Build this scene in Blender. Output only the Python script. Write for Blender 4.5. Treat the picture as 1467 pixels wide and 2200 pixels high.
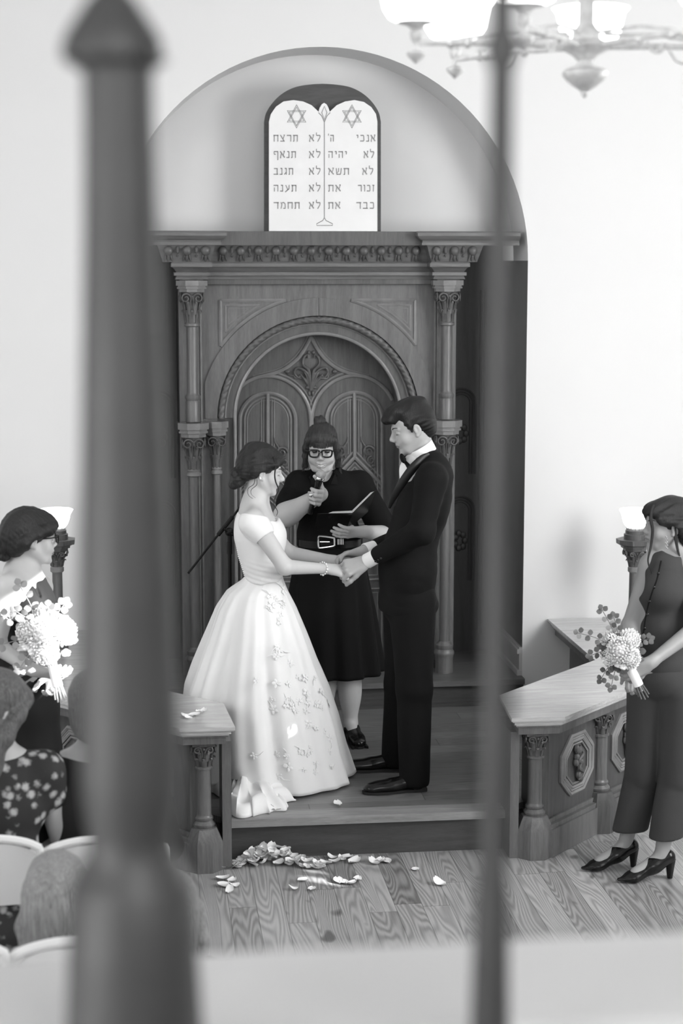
import bpy, math, random
import numpy as np
from mathutils import Vector, Matrix
random.seed(7); rng = np.random.default_rng(7)
PI = math.pi
SC = bpy.context.scene
COL = SC.collection
for o in list(bpy.data.objects): bpy.data.objects.remove(o)

# ------------------------------------------------------------------ camera
FPX = 3780.0; YH = 560.0; XV = 290.0; CH = 2.67
TH = math.atan((1100-YH)/FPX); PS = math.atan((733.5-XV)*math.cos(TH)/FPX)
FW = np.array([math.sin(PS)*math.cos(TH), math.cos(PS)*math.cos(TH), -math.sin(TH)])
RT = np.array([math.cos(PS), -math.sin(PS), 0.0]); UP = np.cross(RT, FW)
CAM = np.array([0, 0, CH])
cd = bpy.data.cameras.new('camera'); co = bpy.data.objects.new('camera', cd); COL.objects.link(co)
co.location = CAM
co.rotation_euler = Matrix([[RT[0], UP[0], -FW[0]], [RT[1], UP[1], -FW[1]], [RT[2], UP[2], -FW[2]]]).to_euler()
cd.sensor_fit = 'HORIZONTAL'; cd.sensor_width = 24.0; cd.lens = 24.0*FPX/1467.0
cd.clip_start = 0.05; cd.clip_end = 60
cd.dof.use_dof = True; cd.dof.focus_distance = 8.35; cd.dof.aperture_fstop = 2.8
SC.camera = co

# ------------------------------------------------------------------ light
SC.view_settings.view_transform = 'Standard'; SC.view_settings.look = 'None'
SC.view_settings.gamma = 1.0; SC.view_settings.use_curve_mapping = False
SC.view_settings.exposure = 0.22
w = bpy.data.worlds.new('World'); SC.world = w; w.use_nodes = True
w.node_tree.nodes['Background'].inputs[0].default_value = (1, 1, 1, 1)
w.node_tree.nodes['Background'].inputs[1].default_value = 0.36

def area(name, loc, aim, sx, sy, power):
    l = bpy.data.lights.new(name, 'AREA'); l.shape = 'RECTANGLE'; l.size = sx; l.size_y = sy; l.energy = power
    o = bpy.data.objects.new(name, l); COL.objects.link(o); o.location = loc
    d = Vector(aim)-Vector(loc); o.rotation_euler = d.to_track_quat('-Z', 'Y').to_euler()
    return o
area('added_fill_right', (4.8, 5.6, 2.7), (1.0, 8.6, 1.1), 2.6, 2.4, 260)  # unseen lamp added inside the room; daylight from the right is only assumed
area('added_fill_left', (-3.1, 6.0, 2.9), (1.0, 9.0, 1.4), 2.2, 2.2, 80)  # weaker unseen fill lamp, added in front of the windowless left wall
area('rear_fill', (1.5, -2.5, 4.2), (1.2, 9.0, 1.2), 4.0, 2.0, 120)  # unseen fill lamp added behind the camera for frontal light
SUN = Vector((-0.80, 0.50, -0.36)).normalized()      # direction the sunlight travels
sl = bpy.data.lights.new('sun', 'SUN'); sl.energy = 22; sl.angle = 0.006
so = bpy.data.objects.new('sun', sl); COL.objects.link(so); so.location = (8, 2, 6)
so.rotation_euler = SUN.to_track_quat('-Z', 'Y').to_euler()

# ------------------------------------------------------------------ helpers
def ray(px, py): return FW*FPX + RT*(px-733.5) - UP*(py-1100.0)
def at(px, py, Y, dz=0.0):
    r = ray(px, py); p = CAM + r*(Y/r[1]); return np.array([p[0], p[1], p[2]+dz])
def atz(px, py, Z):
    r = ray(px, py); return CAM + r*((Z-CH)/r[2])
def V(*a): return np.array(a, float)
def unit(v): v = np.asarray(v, float); return v/np.linalg.norm(v)

class MB:
    def __init__(s): s.v = []; s.f = []; s.m = []; s.n = 0
    def add(s, vs, fs, mi=0):
        vs = np.asarray(vs, float).reshape(-1, 3)
        s.v.append(vs); n = s.n
        s.f += [tuple(int(i)+n for i in f) for f in fs]; s.m += [mi]*len(fs); s.n += len(vs); return s
    def box(s, lo, hi, mi=0):
        x0, y0, z0 = lo; x1, y1, z1 = hi
        s.add([(x0,y0,z0),(x1,y0,z0),(x1,y1,z0),(x0,y1,z0),(x0,y0,z1),(x1,y0,z1),(x1,y1,z1),(x0,y1,z1)],
              [(0,3,2,1),(4,5,6,7),(0,1,5,4),(1,2,6,5),(2,3,7,6),(3,0,4,7)], mi); return s
    def obox(s, c, ax, ay, az, mi=0):          # oriented box: centre, half-axis vectors
        c, ax, ay, az = map(np.asarray, (c, ax, ay, az)); vs = []
        for k in (-1, 1):
            for (i, j) in ((-1,-1),(1,-1),(1,1),(-1,1)): vs.append(c+i*ax+j*ay+k*az)
        s.add(vs, [(0,3,2,1),(4,5,6,7),(0,1,5,4),(1,2,6,5),(2,3,7,6),(3,0,4,7)], mi); return s
    def prism(s, poly, z0, z1, mi=0):          # xy polygon (ccw), vertical extrusion
        n = len(poly)
        s.add([(x, y, z0) for x, y in poly]+[(x, y, z1) for x, y in poly],
              [tuple(range(n))[::-1], tuple(range(n, 2*n))]+[(i, (i+1) % n, n+(i+1) % n, n+i) for i in range(n)], mi); return s
    def slabxz(s, poly, y0, y1, mi=0):         # xz polygon extruded along y
        n = len(poly)
        s.add([(x, y0, z) for x, z in poly]+[(x, y1, z) for x, z in poly],
              [tuple(range(n)), tuple(range(n, 2*n))[::-1]]+[(i, n+i, n+(i+1) % n, (i+1) % n) for i in range(n)], mi); return s
    def grid(s, P, wrap_u=False, wrap_v=False, mi=0):
        P = np.asarray(P, float); nu, nv = P.shape[:2]; fs = []
        for i in range(nu if wrap_u else nu-1):
            for j in range(nv if wrap_v else nv-1):
                a, b = i*nv+j, i*nv+(j+1) % nv; c, d = ((i+1) % nu)*nv+(j+1) % nv, ((i+1) % nu)*nv+j
                fs.append((a, b, c, d))
        s.add(P.reshape(-1, 3), fs, mi); return s
    def lathe(s, prof, c, seg=24, mi=0, ax=None, sx=1, sy=1, rot=0):   # prof [(r,z)] bottom..top around vertical axis at c
        t = np.arange(seg)*2*PI/seg+rot
        P = np.array([[(r*sx*math.cos(a), r*sy*math.sin(a), z) for a in t] for r, z in prof])
        if ax is not None:
            w_ = unit(ax); u = unit(np.cross(w_, (0.3, 1, 0.1))); v = np.cross(w_, u)
            P = P[..., 0:1]*u+P[..., 1:2]*v+P[..., 2:3]*w_
        P = P+np.asarray(c, float)
        n0 = s.n; s.grid(P, wrap_v=True, mi=mi)
        k = len(prof)
        s.f += [tuple(n0+i for i in range(seg))[::-1], tuple(n0+(k-1)*seg+i for i in range(seg))]; s.m += [mi, mi]
        return s
    def tube(s, pts, r, seg=8, mi=0, closed=False, flat=1.0, nrm=None):
        pts = np.asarray(pts, float); n = len(pts)
        r = np.full(n, r, float) if np.isscalar(r) else np.asarray(r, float)
        T = np.gradient(pts, axis=0) if not closed else np.roll(pts, -1, 0)-np.roll(pts, 1, 0)
        T /= np.linalg.norm(T, axis=1)[:, None]+1e-12
        rows = []; u = None
        for i in range(n):
            if nrm is not None: u = np.asarray(nrm, float)
            elif u is None: u = np.array([0.13, 0.2, 1.0]) if abs(T[i][2]) < .9 else np.array([1.0, .1, 0])
            u = u-T[i]*np.dot(u, T[i]); u /= np.linalg.norm(u)+1e-12; v = np.cross(T[i], u)
            a = np.arange(seg)*2*PI/seg
            rows.append(pts[i]+r[i]*(flat*np.cos(a)[:, None]*u+np.sin(a)[:, None]*v))
        n0 = s.n; s.grid(rows, wrap_u=closed, wrap_v=True, mi=mi)
        if not closed:
            s.f += [tuple(n0+i for i in range(seg))[::-1], tuple(n0+(n-1)*seg+i for i in range(seg))]; s.m += [mi, mi]
        return s
    def ell(s, c, r, seg=12, rings=8, mi=0, R=None):
        P = []
        for i in range(rings+1):
            b = -PI/2+PI*i/rings
            P.append([(r[0]*math.cos(b)*math.cos(a), r[1]*math.cos(b)*math.sin(a), r[2]*math.sin(b)) for a in np.arange(seg)*2*PI/seg])
        P = np.array(P)
        if R is not None: P = P@np.asarray(R).T
        s.grid(P+np.asarray(c, float), wrap_v=True, mi=mi); return s
    def sweep(s, prof, path, mi=0):            # prof [(out,z)]; path [(x,y)]; out = to the right-hand side of travel (towards -y when going +x)
        path = np.asarray(path, float); n = len(path); rows = []
        for i in range(n):
            d0 = unit(path[i]-path[i-1]) if i > 0 else None; d1 = unit(path[i+1]-path[i]) if i < n-1 else None
            if d0 is None: d0 = d1
            if d1 is None: d1 = d0
            n0 = np.array([d0[1], -d0[0]]); n1 = np.array([d1[1], -d1[0]]); m = n0+n1; m = m/np.dot(m, n0) if abs(np.dot(m, n0)) > 1e-6 else n0
            rows.append([(path[i][0]+m[0]*o, path[i][1]+m[1]*o, z) for o, z in prof])
        n0_ = s.n; s.grid(rows, wrap_v=True, mi=mi); k = len(prof)
        s.f += [tuple(n0_+j for j in range(k)), tuple(n0_+(n-1)*k+j for j in range(k))[::-1]]; s.m += [mi, mi]
        return s
    def join(s, o):
        s.v += o.v; s.f += [tuple(i+s.n for i in f) for f in o.f]; s.m += o.m; s.n += o.n; return s

def wloc(p):
    v = np.zeros(3)
    while p is not None: v += np.array(p.location); p = p.parent
    return v
def obj(name, mb, mats, parent=None, sharp=35, recalc=False):
    if isinstance(mb, tuple): V_, F_, M_ = mb
    else:
        V_ = np.concatenate(mb.v) if mb.v else np.zeros((0, 3)); F_ = mb.f; M_ = mb.m
    off = wloc(parent) if parent is not None else np.zeros(3)
    me = bpy.data.meshes.new(name); me.from_pydata((np.asarray(V_)-off).tolist(), [], [tuple(f) for f in (F_.tolist() if hasattr(F_, 'tolist') else F_)])
    if not isinstance(mats, (list, tuple)): mats = [mats]
    for m in mats: me.materials.append(m)
    if M_ is not None and len(mats) > 1: me.polygons.foreach_set('material_index', np.asarray(M_, dtype=np.int32))
    if recalc:
        import bmesh
        bm = bmesh.new(); bm.from_mesh(me); bmesh.ops.recalc_face_normals(bm, faces=bm.faces); bm.to_mesh(me); bm.free()
    me.shade_smooth()
    if sharp < 180: me.set_sharp_from_angle(angle=math.radians(sharp))
    me.update()
    o = bpy.data.objects.new(name, me); COL.objects.link(o)
    if parent is not None: o.parent = parent
    return o
def thing(name, label, cat, loc=(0, 0, 0), group=None):
    o = bpy.data.objects.new(name, None); COL.objects.link(o); o.location = tuple(float(c) for c in loc); o.empty_display_size = .1
    o['label'] = label; o['category'] = cat
    if group: o['group'] = group
    return o
def tag(o, label, cat, group=None):
    o['label'] = label; o['category'] = cat
    if group: o['group'] = group
    return o
def struct(name, mb, m, **k):
    o = obj(name, mb, m, **k); o['kind'] = 'structure'; return o
def copy_tree(o, parent=None):
    c = o.copy(); COL.objects.link(c)
    if parent is not None: c.parent = parent
    for ch in list(o.children): copy_tree(ch, c)
    return c
def spline(pts, n=8, closed=False):
    P = np.asarray(pts, float); m = len(P); out = []
    rngk = range(m if closed else m-1)
    for i in rngk:
        p0 = P[(i-1) % m] if closed or i > 0 else 2*P[0]-P[1]; p1 = P[i]; p2 = P[(i+1) % m]
        p3 = P[(i+2) % m] if closed or i < m-2 else 2*P[-1]-P[-2]
        for k in range(n):
            t = k/n
            out.append(.5*((2*p1)+(-p0+p2)*t+(2*p0-5*p1+4*p2-p3)*t*t+(-p0+3*p1-3*p2+p3)*t**3))
    if not closed: out.append(P[-1])
    return np.array(out)

# ------------------------------------------------------------------ materials
class NG:
    def __init__(s, name):
        s.mat = bpy.data.materials.new(name); s.mat.use_nodes = True; s.t = s.mat.node_tree; s.N = s.t.nodes; s.L = s.t.links
        s.b = s.N['Principled BSDF']
    def lk(s, a, b): s.L.new(a, b)
    def inp(s, sock, v):
        if isinstance(v, (int, float)): sock.default_value = v
        elif isinstance(v, (tuple, list)): sock.default_value = v
        else: s.lk(v, sock)
    def m(s, op, a, b=0.0, c=None):
        n = s.N.new('ShaderNodeMath'); n.operation = op; s.inp(n.inputs[0], a); s.inp(n.inputs[1], b)
        if c is not None: s.inp(n.inputs[2], c)
        return n.outputs[0]
    def coord(s, kind='Object'):
        return s.N.new('ShaderNodeTexCoord').outputs[kind]
    def map(s, vec, scale=(1, 1, 1), rot=(0, 0, 0)):
        n = s.N.new('ShaderNodeMapping'); s.lk(vec, n.inputs[0]); n.inputs['Scale'].default_value = scale; n.inputs['Rotation'].default_value = rot; return n.outputs[0]
    def noise(s, vec, scale=5, detail=3, rough=.5, dist=0):
        n = s.N.new('ShaderNodeTexNoise'); s.lk(vec, n.inputs['Vector']); s.inp(n.inputs['Scale'], scale)
        n.inputs['Detail'].default_value = detail; n.inputs['Roughness'].default_value = rough; n.inputs['Distortion'].default_value = dist; return n.outputs[0]
    def sep(s, vec):
        n = s.N.new('ShaderNodeSeparateXYZ'); s.lk(vec, n.inputs[0]); return n.outputs
    def comb(s, x, y, z):
        n = s.N.new('ShaderNodeCombineXYZ'); s.inp(n.inputs[0], x); s.inp(n.inputs[1], y); s.inp(n.inputs[2], z); return n.outputs[0]
    def white(s, vec):
        n = s.N.new('ShaderNodeTexWhiteNoise'); s.lk(vec, n.inputs[0]); return n.outputs[0]
    def rgb(s, v):
        n = s.N.new('ShaderNodeCombineColor')
        for i in range(3): s.inp(n.inputs[i], v)
        return n.outputs[0]
    def base(s, v): s.lk(s.rgb(v), s.b.inputs['Base Color'])
    def bump(s, h, strength=.3, dist=.01):
        n = s.N.new('ShaderNodeBump'); n.inputs['Strength'].default_value = strength; n.inputs['Distance'].default_value = dist
        s.lk(h, n.inputs['Height']); s.lk(n.outputs[0], s.b.inputs['Normal'])
    def mr(s, v, a, b, c, d):
        n = s.N.new('ShaderNodeMapRange'); s.inp(n.inputs[0], v)
        for i, q in enumerate((a, b, c, d)): n.inputs[i+1].default_value = q
        return n.outputs[0]

def plain(name, g, rough=.5, metal=0, spec=None, sheen=0, emit=0, sss=0, alpha=None, noise=0, nscale=8, bump=0):
    q = NG(name); q.b.inputs['Base Color'].default_value = (g, g, g, 1); q.b.inputs['Roughness'].default_value = rough
    q.b.inputs['Metallic'].default_value = metal
    if spec is not None: q.b.inputs['Specular IOR Level'].default_value = spec
    if sheen: q.b.inputs['Sheen Weight'].default_value = sheen
    if emit:
        q.b.inputs['Emission Color'].default_value = (1, 1, 1, 1); q.b.inputs['Emission Strength'].default_value = emit
    if noise or bump:
        n = q.noise(q.coord(), nscale, 4, .55)
        if noise: q.base(q.mr(n, .25, .75, g*(1-noise), g*(1+noise)))
        if bump: q.bump(n, bump, .01)
    return q.mat
def wood(name, g, axis='z', rough=.38, contrast=.35, scale=1.0, bump=.06):
    q = NG(name); c = q.coord()
    st = {'z': (9, 9, .8), 'x': (.8, 9, 9), 'y': (9, .8, 9)}[axis]
    v = q.map(c, tuple(k*scale for k in st))
    n1 = q.noise(v, 3.0, 5, .6, .6)
    fig = q.noise(q.map(c, tuple(k*.22*scale for k in st)), 3.0, 2, .5, .8)
    ring = q.m('SINE', q.m('MULTIPLY', fig, 55.0))
    fine = q.noise(q.map(c, tuple(k*9*scale for k in st)), 3.0, 2, .6)
    t = q.m('ADD', q.m('MULTIPLY', n1, .55), q.m('ADD', q.m('MULTIPLY', ring, .055), q.m('MULTIPLY', fine, .4)))
    q.base(q.mr(t, .25, .72, g*(1-contrast), g*(1+contrast)))
    q.b.inputs['Roughness'].default_value = rough; q.bump(t, bump, .01)
    return q.mat
def planks(name, g, along='y', width=.125, length=1.3, rough=.35, contrast=.45):
    q = NG(name); o = q.sep(q.coord()); a, b = (o[0], o[1]) if along == 'y' else (o[1], o[0])
    u = q.m('DIVIDE', a, width); iu = q.m('FLOOR', u); fu = q.m('FRACT', u)
    off = q.white(q.comb(iu, 3.7, 0)); v = q.m('ADD', q.m('DIVIDE', b, length), q.m('MULTIPLY', off, 7.0)); iv = q.m('FLOOR', v); fv = q.m('FRACT', v)
    rnd = q.white(q.comb(iu, iv, 1.0)); rnd2 = q.white(q.comb(iu, iv, 9.0))
    fig = q.noise(q.comb(q.m('MULTIPLY', a, 9.0), q.m('MULTIPLY', b, .8), q.m('MULTIPLY', rnd, 40.0)), 1.0, 1.0, .4, .1)
    ring = q.m('POWER', q.m('ABSOLUTE', q.m('SINE', q.m('MULTIPLY', fig, 80.0))), 2.2)
    fine = q.noise(q.comb(q.m('MULTIPLY', a, 160), q.m('MULTIPLY', b, 5), rnd), 1.0, 2, .6)
    knot = q.mr(q.noise(q.comb(q.m('MULTIPLY', a, 13), q.m('MULTIPLY', b, 7), q.m('MULTIPLY', rnd2, 20.0)), 1.0, 0, 0), .12, .20, .35, 1.0)
    t = q.m('ADD', q.m('SUBTRACT', .34, q.m('MULTIPLY', ring, .34)), q.m('ADD', q.m('MULTIPLY', rnd, .34), q.m('MULTIPLY', fine, .30)))
    t = q.mr(t, .1, .95, g*(1-contrast), g*(1+contrast)); t = q.m('MULTIPLY', t, knot)
    e = q.m('MINIMUM', fu, q.m('SUBTRACT', 1.0, fu)); e2 = q.m('MINIMUM', fv, q.m('SUBTRACT', 1.0, fv))
    gap = q.m('MULTIPLY', q.mr(e, 0.0, .02, .35, 1.0), q.mr(e2, 0.0, .0022, .35, 1.0))
    q.base(q.m('MULTIPLY', t, gap)); q.b.inputs['Roughness'].default_value = rough
    q.bump(q.m('MULTIPLY', gap, 1.0), .25, .004)
    return q.mat
def hairmat(name, g, hi=2.2, rough=.42):
    q = NG(name); c = q.coord('Generated')
    v = q.map(c, (26, 26, 3.0), (0.25, .2, 0)); n = q.noise(v, 2.2, 4, .65, 1.2)
    q.base(q.mr(n, .3, .7, g*.55, g*hi)); q.b.inputs['Roughness'].default_value = rough; q.b.inputs['Specular IOR Level'].default_value = .35; q.bump(n, .5, .01); return q.mat
def cloth(name, g, rough=.8, sheen=0, weave=400, bump=.1, noise=.08):
    q = NG(name); c = q.coord(); n = q.noise(c, weave, 2, .5); n2 = q.noise(c, 6, 3, .5)
    q.base(q.mr(n2, .3, .7, g*(1-noise), g*(1+noise))); q.b.inputs['Roughness'].default_value = rough
    q.b.inputs['Sheen Weight'].default_value = sheen; q.b.inputs['Specular IOR Level'].default_value = .2; q.bump(n, bump, .002); return q.mat
def floral(name, g0, g1, scale=26):
    q = NG(name); c = q.coord(); n = q.N.new('ShaderNodeTexVoronoi'); q.lk(c, n.inputs['Vector']); n.inputs['Scale'].default_value = scale
    d = q.m('ADD', n.outputs['Distance'], q.m('MULTIPLY', q.noise(c, scale*4, 2, .5), .35))
    q.base(q.mr(d, .38, .62, g1, g0)); q.b.inputs['Roughness'].default_value = .8; return q.mat
M = dict(
    wall=plain('white_plaster', .70, .9, noise=.02, nscale=1.2, bump=.02),
    niche=plain('niche_plaster', .66, .9, noise=.02, nscale=2, bump=.03),
    nicheside=plain('niche_side_dark', .17, .7, noise=.06, nscale=2),  # niche sides, darker than the niche plaster
    ark=wood('ark_walnut', .125, 'z'), arkx=wood('ark_walnut_cross', .125, 'x'), arkdoor=wood('ark_door_walnut', .092, 'z'), arkdark=wood('ark_walnut_dark', .085, 'z'),
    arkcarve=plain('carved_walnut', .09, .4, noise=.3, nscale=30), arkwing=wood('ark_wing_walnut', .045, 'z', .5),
    moulding=plain('walnut_moulding', .20, .26, noise=.2, nscale=12),
    floor=planks('pine_floor', .28, 'y', .115, contrast=.6), platform=planks('platform_boards', .16, 'x', .13, 1.6),
    riser=wood('riser_board', .055, 'x', .45), lip=wood('step_lip_wood', .26, 'x', .4),
    railtop=wood('rail_cap_wood', .50, 'x', .16, .22), rail=wood('rail_walnut', .12, 'z', .35), raild=wood('rail_walnut_dark', .07, 'z', .35),
    marble=plain('marble_tablet', .74, .55, noise=.04, nscale=6), engraved=plain('engraved_grey', .28, .8), board=wood('tablet_board', .05, 'x', .5),
    skin=plain('skin', .52, .5, noise=.03, nscale=12), skin_g=plain('skin_groom', .38, .5, noise=.04, nscale=12),
    skin_o=plain('skin_officiant', .47, .5, noise=.04, nscale=10), skin_b=plain('skin_guest', .46, .5, noise=.03, nscale=12),
    skin_shaded=plain('skin_vest_shaded', .27, .5, noise=.04, nscale=12), lip_=plain('lips', .2, .45), lipo=plain('lips_soft', .26, .45), brow=plain('brow_hair', .05, .7), eye=plain('eye_dark', .01, .15), eyew=plain('eye_white', .6, .3), teeth=plain('teeth', .75, .3),  # vest woman's skin is darkened, her shade put into the colour
    satin=cloth('ivory_satin', .80, .42, .2, 900, .03, .02), lace=plain('lace_applique', .72, .7),
    suit=cloth('black_wool', .004, .8, 0, 500, .05), suitsatin=plain('satin_lapel', .006, .45, spec=.35), shirt=plain('white_shirt', .85, .7),
    black=cloth('black_cotton', .004, .85, 0, 300, .05), blackl=plain('black_leather', .006, .22, spec=.35), silver=plain('silver', .75, .2, 1),
    vest=cloth('charcoal_linen', .045, .85, 0, 300, .15), gown=cloth('black_gown', .010, .7, 0, 300, .05),
    hair_b=hairmat('brunette_hair', .010), hair_g=hairmat('black_hair', .004, 1.9), hair_o=hairmat('brown_hair', .022, 2.6), hair_l=hairmat('blond_hair', .20, 2.2),
    hair_m=hairmat('light_brown_hair', .07, 2.6),
    glass=plain('frosted_glass', .9, .3, emit=3.0), pearl=plain('pearl', .85, .15),
    brass=plain('pale_metal', .62, .45, .25, noise=.25, nscale=40), chair=plain('chair_plastic', .78, .5), chairm=plain('chair_metal', .6, .4, .3),
    petal=plain('rose_petal', .80, .6), mum=plain('mum_petal', .86, .6), leaf=plain('eucalyptus_leaf', .10, .5, noise=.3, nscale=30), leafl=plain('pale_leaf', .3, .5),
    post=plain('dark_iron_paint', .045, .45, noise=.15, nscale=14), ledge=plain('ledge_paint', .68, .6), dark=plain('dark', .01, .6),
    paper=plain('paper', .85, .8), chrome=plain('microphone_mesh', .42, .5, .4, noise=.6, nscale=420, bump=.4), floralc=floral('floral_print', .02, .4), floralg=floral('blond_floral', .06, .3, 30),
    jacket=cloth('grey_jacket', .02, .85, 0, 300, .05), slate=plain('carpet_dark', .06, .9),
)
M['railtop'].node_tree.nodes['Principled BSDF'].inputs['Specular IOR Level'].default_value = .85
# ------------------------------------------------------------------ room
XC = 1.008; YW = 9.55
PLZ = .19; LEDZ = .346
NR = 1.125; NZ = 2.67; NCX = 1.012; YB = 9.93     # niche radius, springing height, centre, back
XL, XR, CEIL, YF = -3.3, 5.0, 5.2, -3.0
struct('floor', MB().box((XL, YF, -.05), (XR, YW, 0)), M['floor'])
m = MB(); arc = [(NCX+NR*math.cos(a), NZ+NR*math.sin(a)) for a in np.linspace(0, PI, 49)]
def wallface(y):
    for i in range(48):
        (x0, z0), (x1, z1) = arc[i], arc[i+1]
        m.add([(x0, y, z0), (x0, y, CEIL), (x1, y, CEIL), (x1, y, z1)], [(0, 1, 2, 3)])
    m.add([(NCX+NR, y, 0), (XR, y, 0), (XR, y, CEIL), (NCX+NR, y, CEIL)], [(0, 1, 2, 3)])
    m.add([(XL, y, 0), (NCX-NR, y, 0), (NCX-NR, y, CEIL), (XL, y, CEIL)], [(0, 1, 2, 3)])
wallface(YW)
# niche soffit, kept with the wall
m.grid([[(x, YW, z), (x, YB, z)] for x, z in arc])
struct('wall_back', m, M['wall'], recalc=False, sharp=30)
m = MB(); n = len(arc); m.add([(x, YB, max(z, 2.76)) for x, z in arc], [tuple(range(n))])
struct('wall_niche', m, M['niche'])
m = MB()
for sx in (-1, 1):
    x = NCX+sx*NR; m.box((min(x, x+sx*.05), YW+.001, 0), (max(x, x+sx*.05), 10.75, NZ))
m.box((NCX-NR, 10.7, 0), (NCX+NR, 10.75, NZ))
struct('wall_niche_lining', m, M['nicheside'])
m = MB()
for sx in (-1, 1):
    x = NCX+sx*NR; x2 = x-sx*.018; m.box((min(x, x2), YW-.002, LEDZ), (max(x, x2), 10.2, LEDZ+.16)); x3 = x-sx*.03; m.box((min(x, x3), YW-.006, LEDZ), (max(x, x3), 10.2, LEDZ+.03)); m.box((min(x, x3), YW-.006, LEDZ+.125), (max(x, x3), 10.2, LEDZ+.15))
struct('baseboard_niche', m, plain('niche_baseboard_paint', .45, .5))
# openings made up for sun patches, where beams to given points cross the wall
def sun_cross(p):
    d = -np.array(SUN); t = (XR-p[0])/d[0]; q = np.asarray(p)+d*t; return q[1], q[2]
OPEN = []
def opening(p, w_, h_):
    y, z = sun_cross(p); OPEN.append((y-w_/2, y+w_/2, z-h_/2, z+h_/2))
opening(at(85, 1372, 6.85), .46, .46)      # guest with bouquet
opening(atz(405, 1541, .68), .07, .012)
opening(at(551, 1592, 7.96), .07, .035)
opening(atz(688, 1893, 0), .075, .075)
opening(atz(672, 1873, 0), .03, .045)
# right wall with these openings (vertical strips)
m = MB(); ys = sorted({YF, YW}|{o[0] for o in OPEN}|{o[1] for o in OPEN})
for a, b in zip(ys[:-1], ys[1:]):
    mid = (a+b)/2; zs = sorted([(o[2], o[3]) for o in OPEN if o[0] <= mid <= o[1]]); z = 0
    for z0, z1 in zs:
        if z0 > z: m.box((XR, a, z), (XR+.02, b, z0))
        z = max(z, z1)
    m.box((XR, a, z), (XR+.02, b, CEIL))
struct('wall_right', m, M['wall'])
struct('wall_left', MB().box((XL-.1, YF, 0), (XL, YW, CEIL)), M['wall'])
struct('ceiling', MB().box((XL, YF, CEIL), (XR+.1, YW+.05, CEIL+.1)), M['wall'])
# platform
HX = 1.4
m = MB(); poly = [(XC-.62, 7.63), (XC+.62, 7.63), (XC+.80, 7.78), (XC+HX, 8.42), (XC+HX, YW), (XC-HX, YW), (XC-HX, 8.42), (XC-.80, 7.78)]
m.prism(poly, PLZ-.03, PLZ); struct('floor_platform', m, M['platform'])
m = MB(); m.box((XC-.62, 7.635, 0), (XC+.62, 7.66, PLZ-.031)); struct('trim_riser', m, M['riser'])
m = MB(); m.box((XC-.64, 7.60, PLZ-.034), (XC+.64, 7.72, PLZ+.002)); struct('trim_platform_lip', m, M['lip'])
m = MB(); m.box((NCX-NR, 9.50, PLZ), (NCX+NR, 9.52, LEDZ-.03)); m.box((NCX-NR, 9.488, PLZ), (NCX+NR, 9.50, PLZ+.02)); struct('trim_ark_riser', m, M['riser'])
m = MB(); m.box((NCX-NR+.002, 9.46, LEDZ-.032), (NCX+NR-.002, 10.7, LEDZ)); struct('floor_ark_ledge', m, wood('ledge_wood', .11, 'x'))
# ------------------------------------------------------------------ the ark
YA = 9.78                                        # plane of the frame face
def A(px, py, Y=YA): p = at(px, py, Y); return np.array([p[0], p[2]])
ark = thing('holy_ark', 'tall carved dark wooden ark cabinet with arched double doors in the wall niche', 'cabinet', (XC, YA, LEDZ))
zc = at(681, 897, YA)[2]                         # springing height of the big arch
r_rope_o = at(681, 678, YA)[2]-zc; r_out = at(681, 640, YA)[2]-zc; r_in = r_rope_o*.855
HWF = .655                                       # half width of the frame face between the columns
ztop = at(700, 611, YA)[2]
# frame face: spandrels + jambs, arch hole radius r_rope_o
m = MB(); y0, y1 = YA, YA+.05
R0 = r_rope_o
pts = [(XC+R0*math.cos(a), zc+R0*math.sin(a)) for a in np.linspace(0, PI, 61)]
for i in range(60):
    (xa, za), (xb, zb) = pts[i], pts[i+1]
    m.slabxz([(xb, zb), (xa, za), (xa, ztop), (xb, ztop)], y0, y1)
for s in (-1, 1):
    xa, xb = sorted((XC+s*R0, XC+s*(HWF+.12))); m.slabxz([(xa, LEDZ), (xb, LEDZ), (xb, ztop), (xa, ztop)], y0, y1)
obj('frame', m, M['ark'], ark, 30)
# sides and back of the body, wings
m = MB()
for s in (-1, 1):
    xa, xb = sorted((XC+s*(HWF+.085), XC+s*(HWF+.12))); m.box((xa, YA+.05, LEDZ), (xb, 10.55, 2.80))
m.box((XC-HWF-.1, 10.5, LEDZ), (XC+HWF+.1, 10.55, 2.80)); m.box((XC-HWF-.1, YA+.05, ztop), (XC+HWF+.1, 10.5, 2.80))
obj('carcass', m, M['arkdark'], ark, 30)
# flat archivolt band
m = MB()
def ringband(m, ra, rb, ya, yb, a0=0, a1=PI, n=72, cx=XC, cz=None, clip=None):
    cz = zc if cz is None else cz; P = []
    for a in np.linspace(a0, a1, n):
        rb_ = rb
        if clip: rb_ = min(rb, clip/max(abs(math.cos(a)), 1e-6)); rb_ = max(rb_, ra+.002)
        c, s = math.cos(a), math.sin(a)
        P.append([(cx+ra*c, yb, cz+ra*s), (cx+ra*c, ya, cz+ra*s), (cx+rb_*c, ya, cz+rb_*s), (cx+rb_*c, yb, cz+rb_*s)])
    m.grid(P)
ringband(m, R0, r_out, YA-.012, YA, clip=.635)
obj('archivolt', m, M['ark'], ark, 30)
m = MB(); m.box((XC-.001, YA-.0135, zc+R0), (XC+.001, YA-.012, zc+r_out)); obj('archivolt_joint', m, M['dark'], ark)
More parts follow.
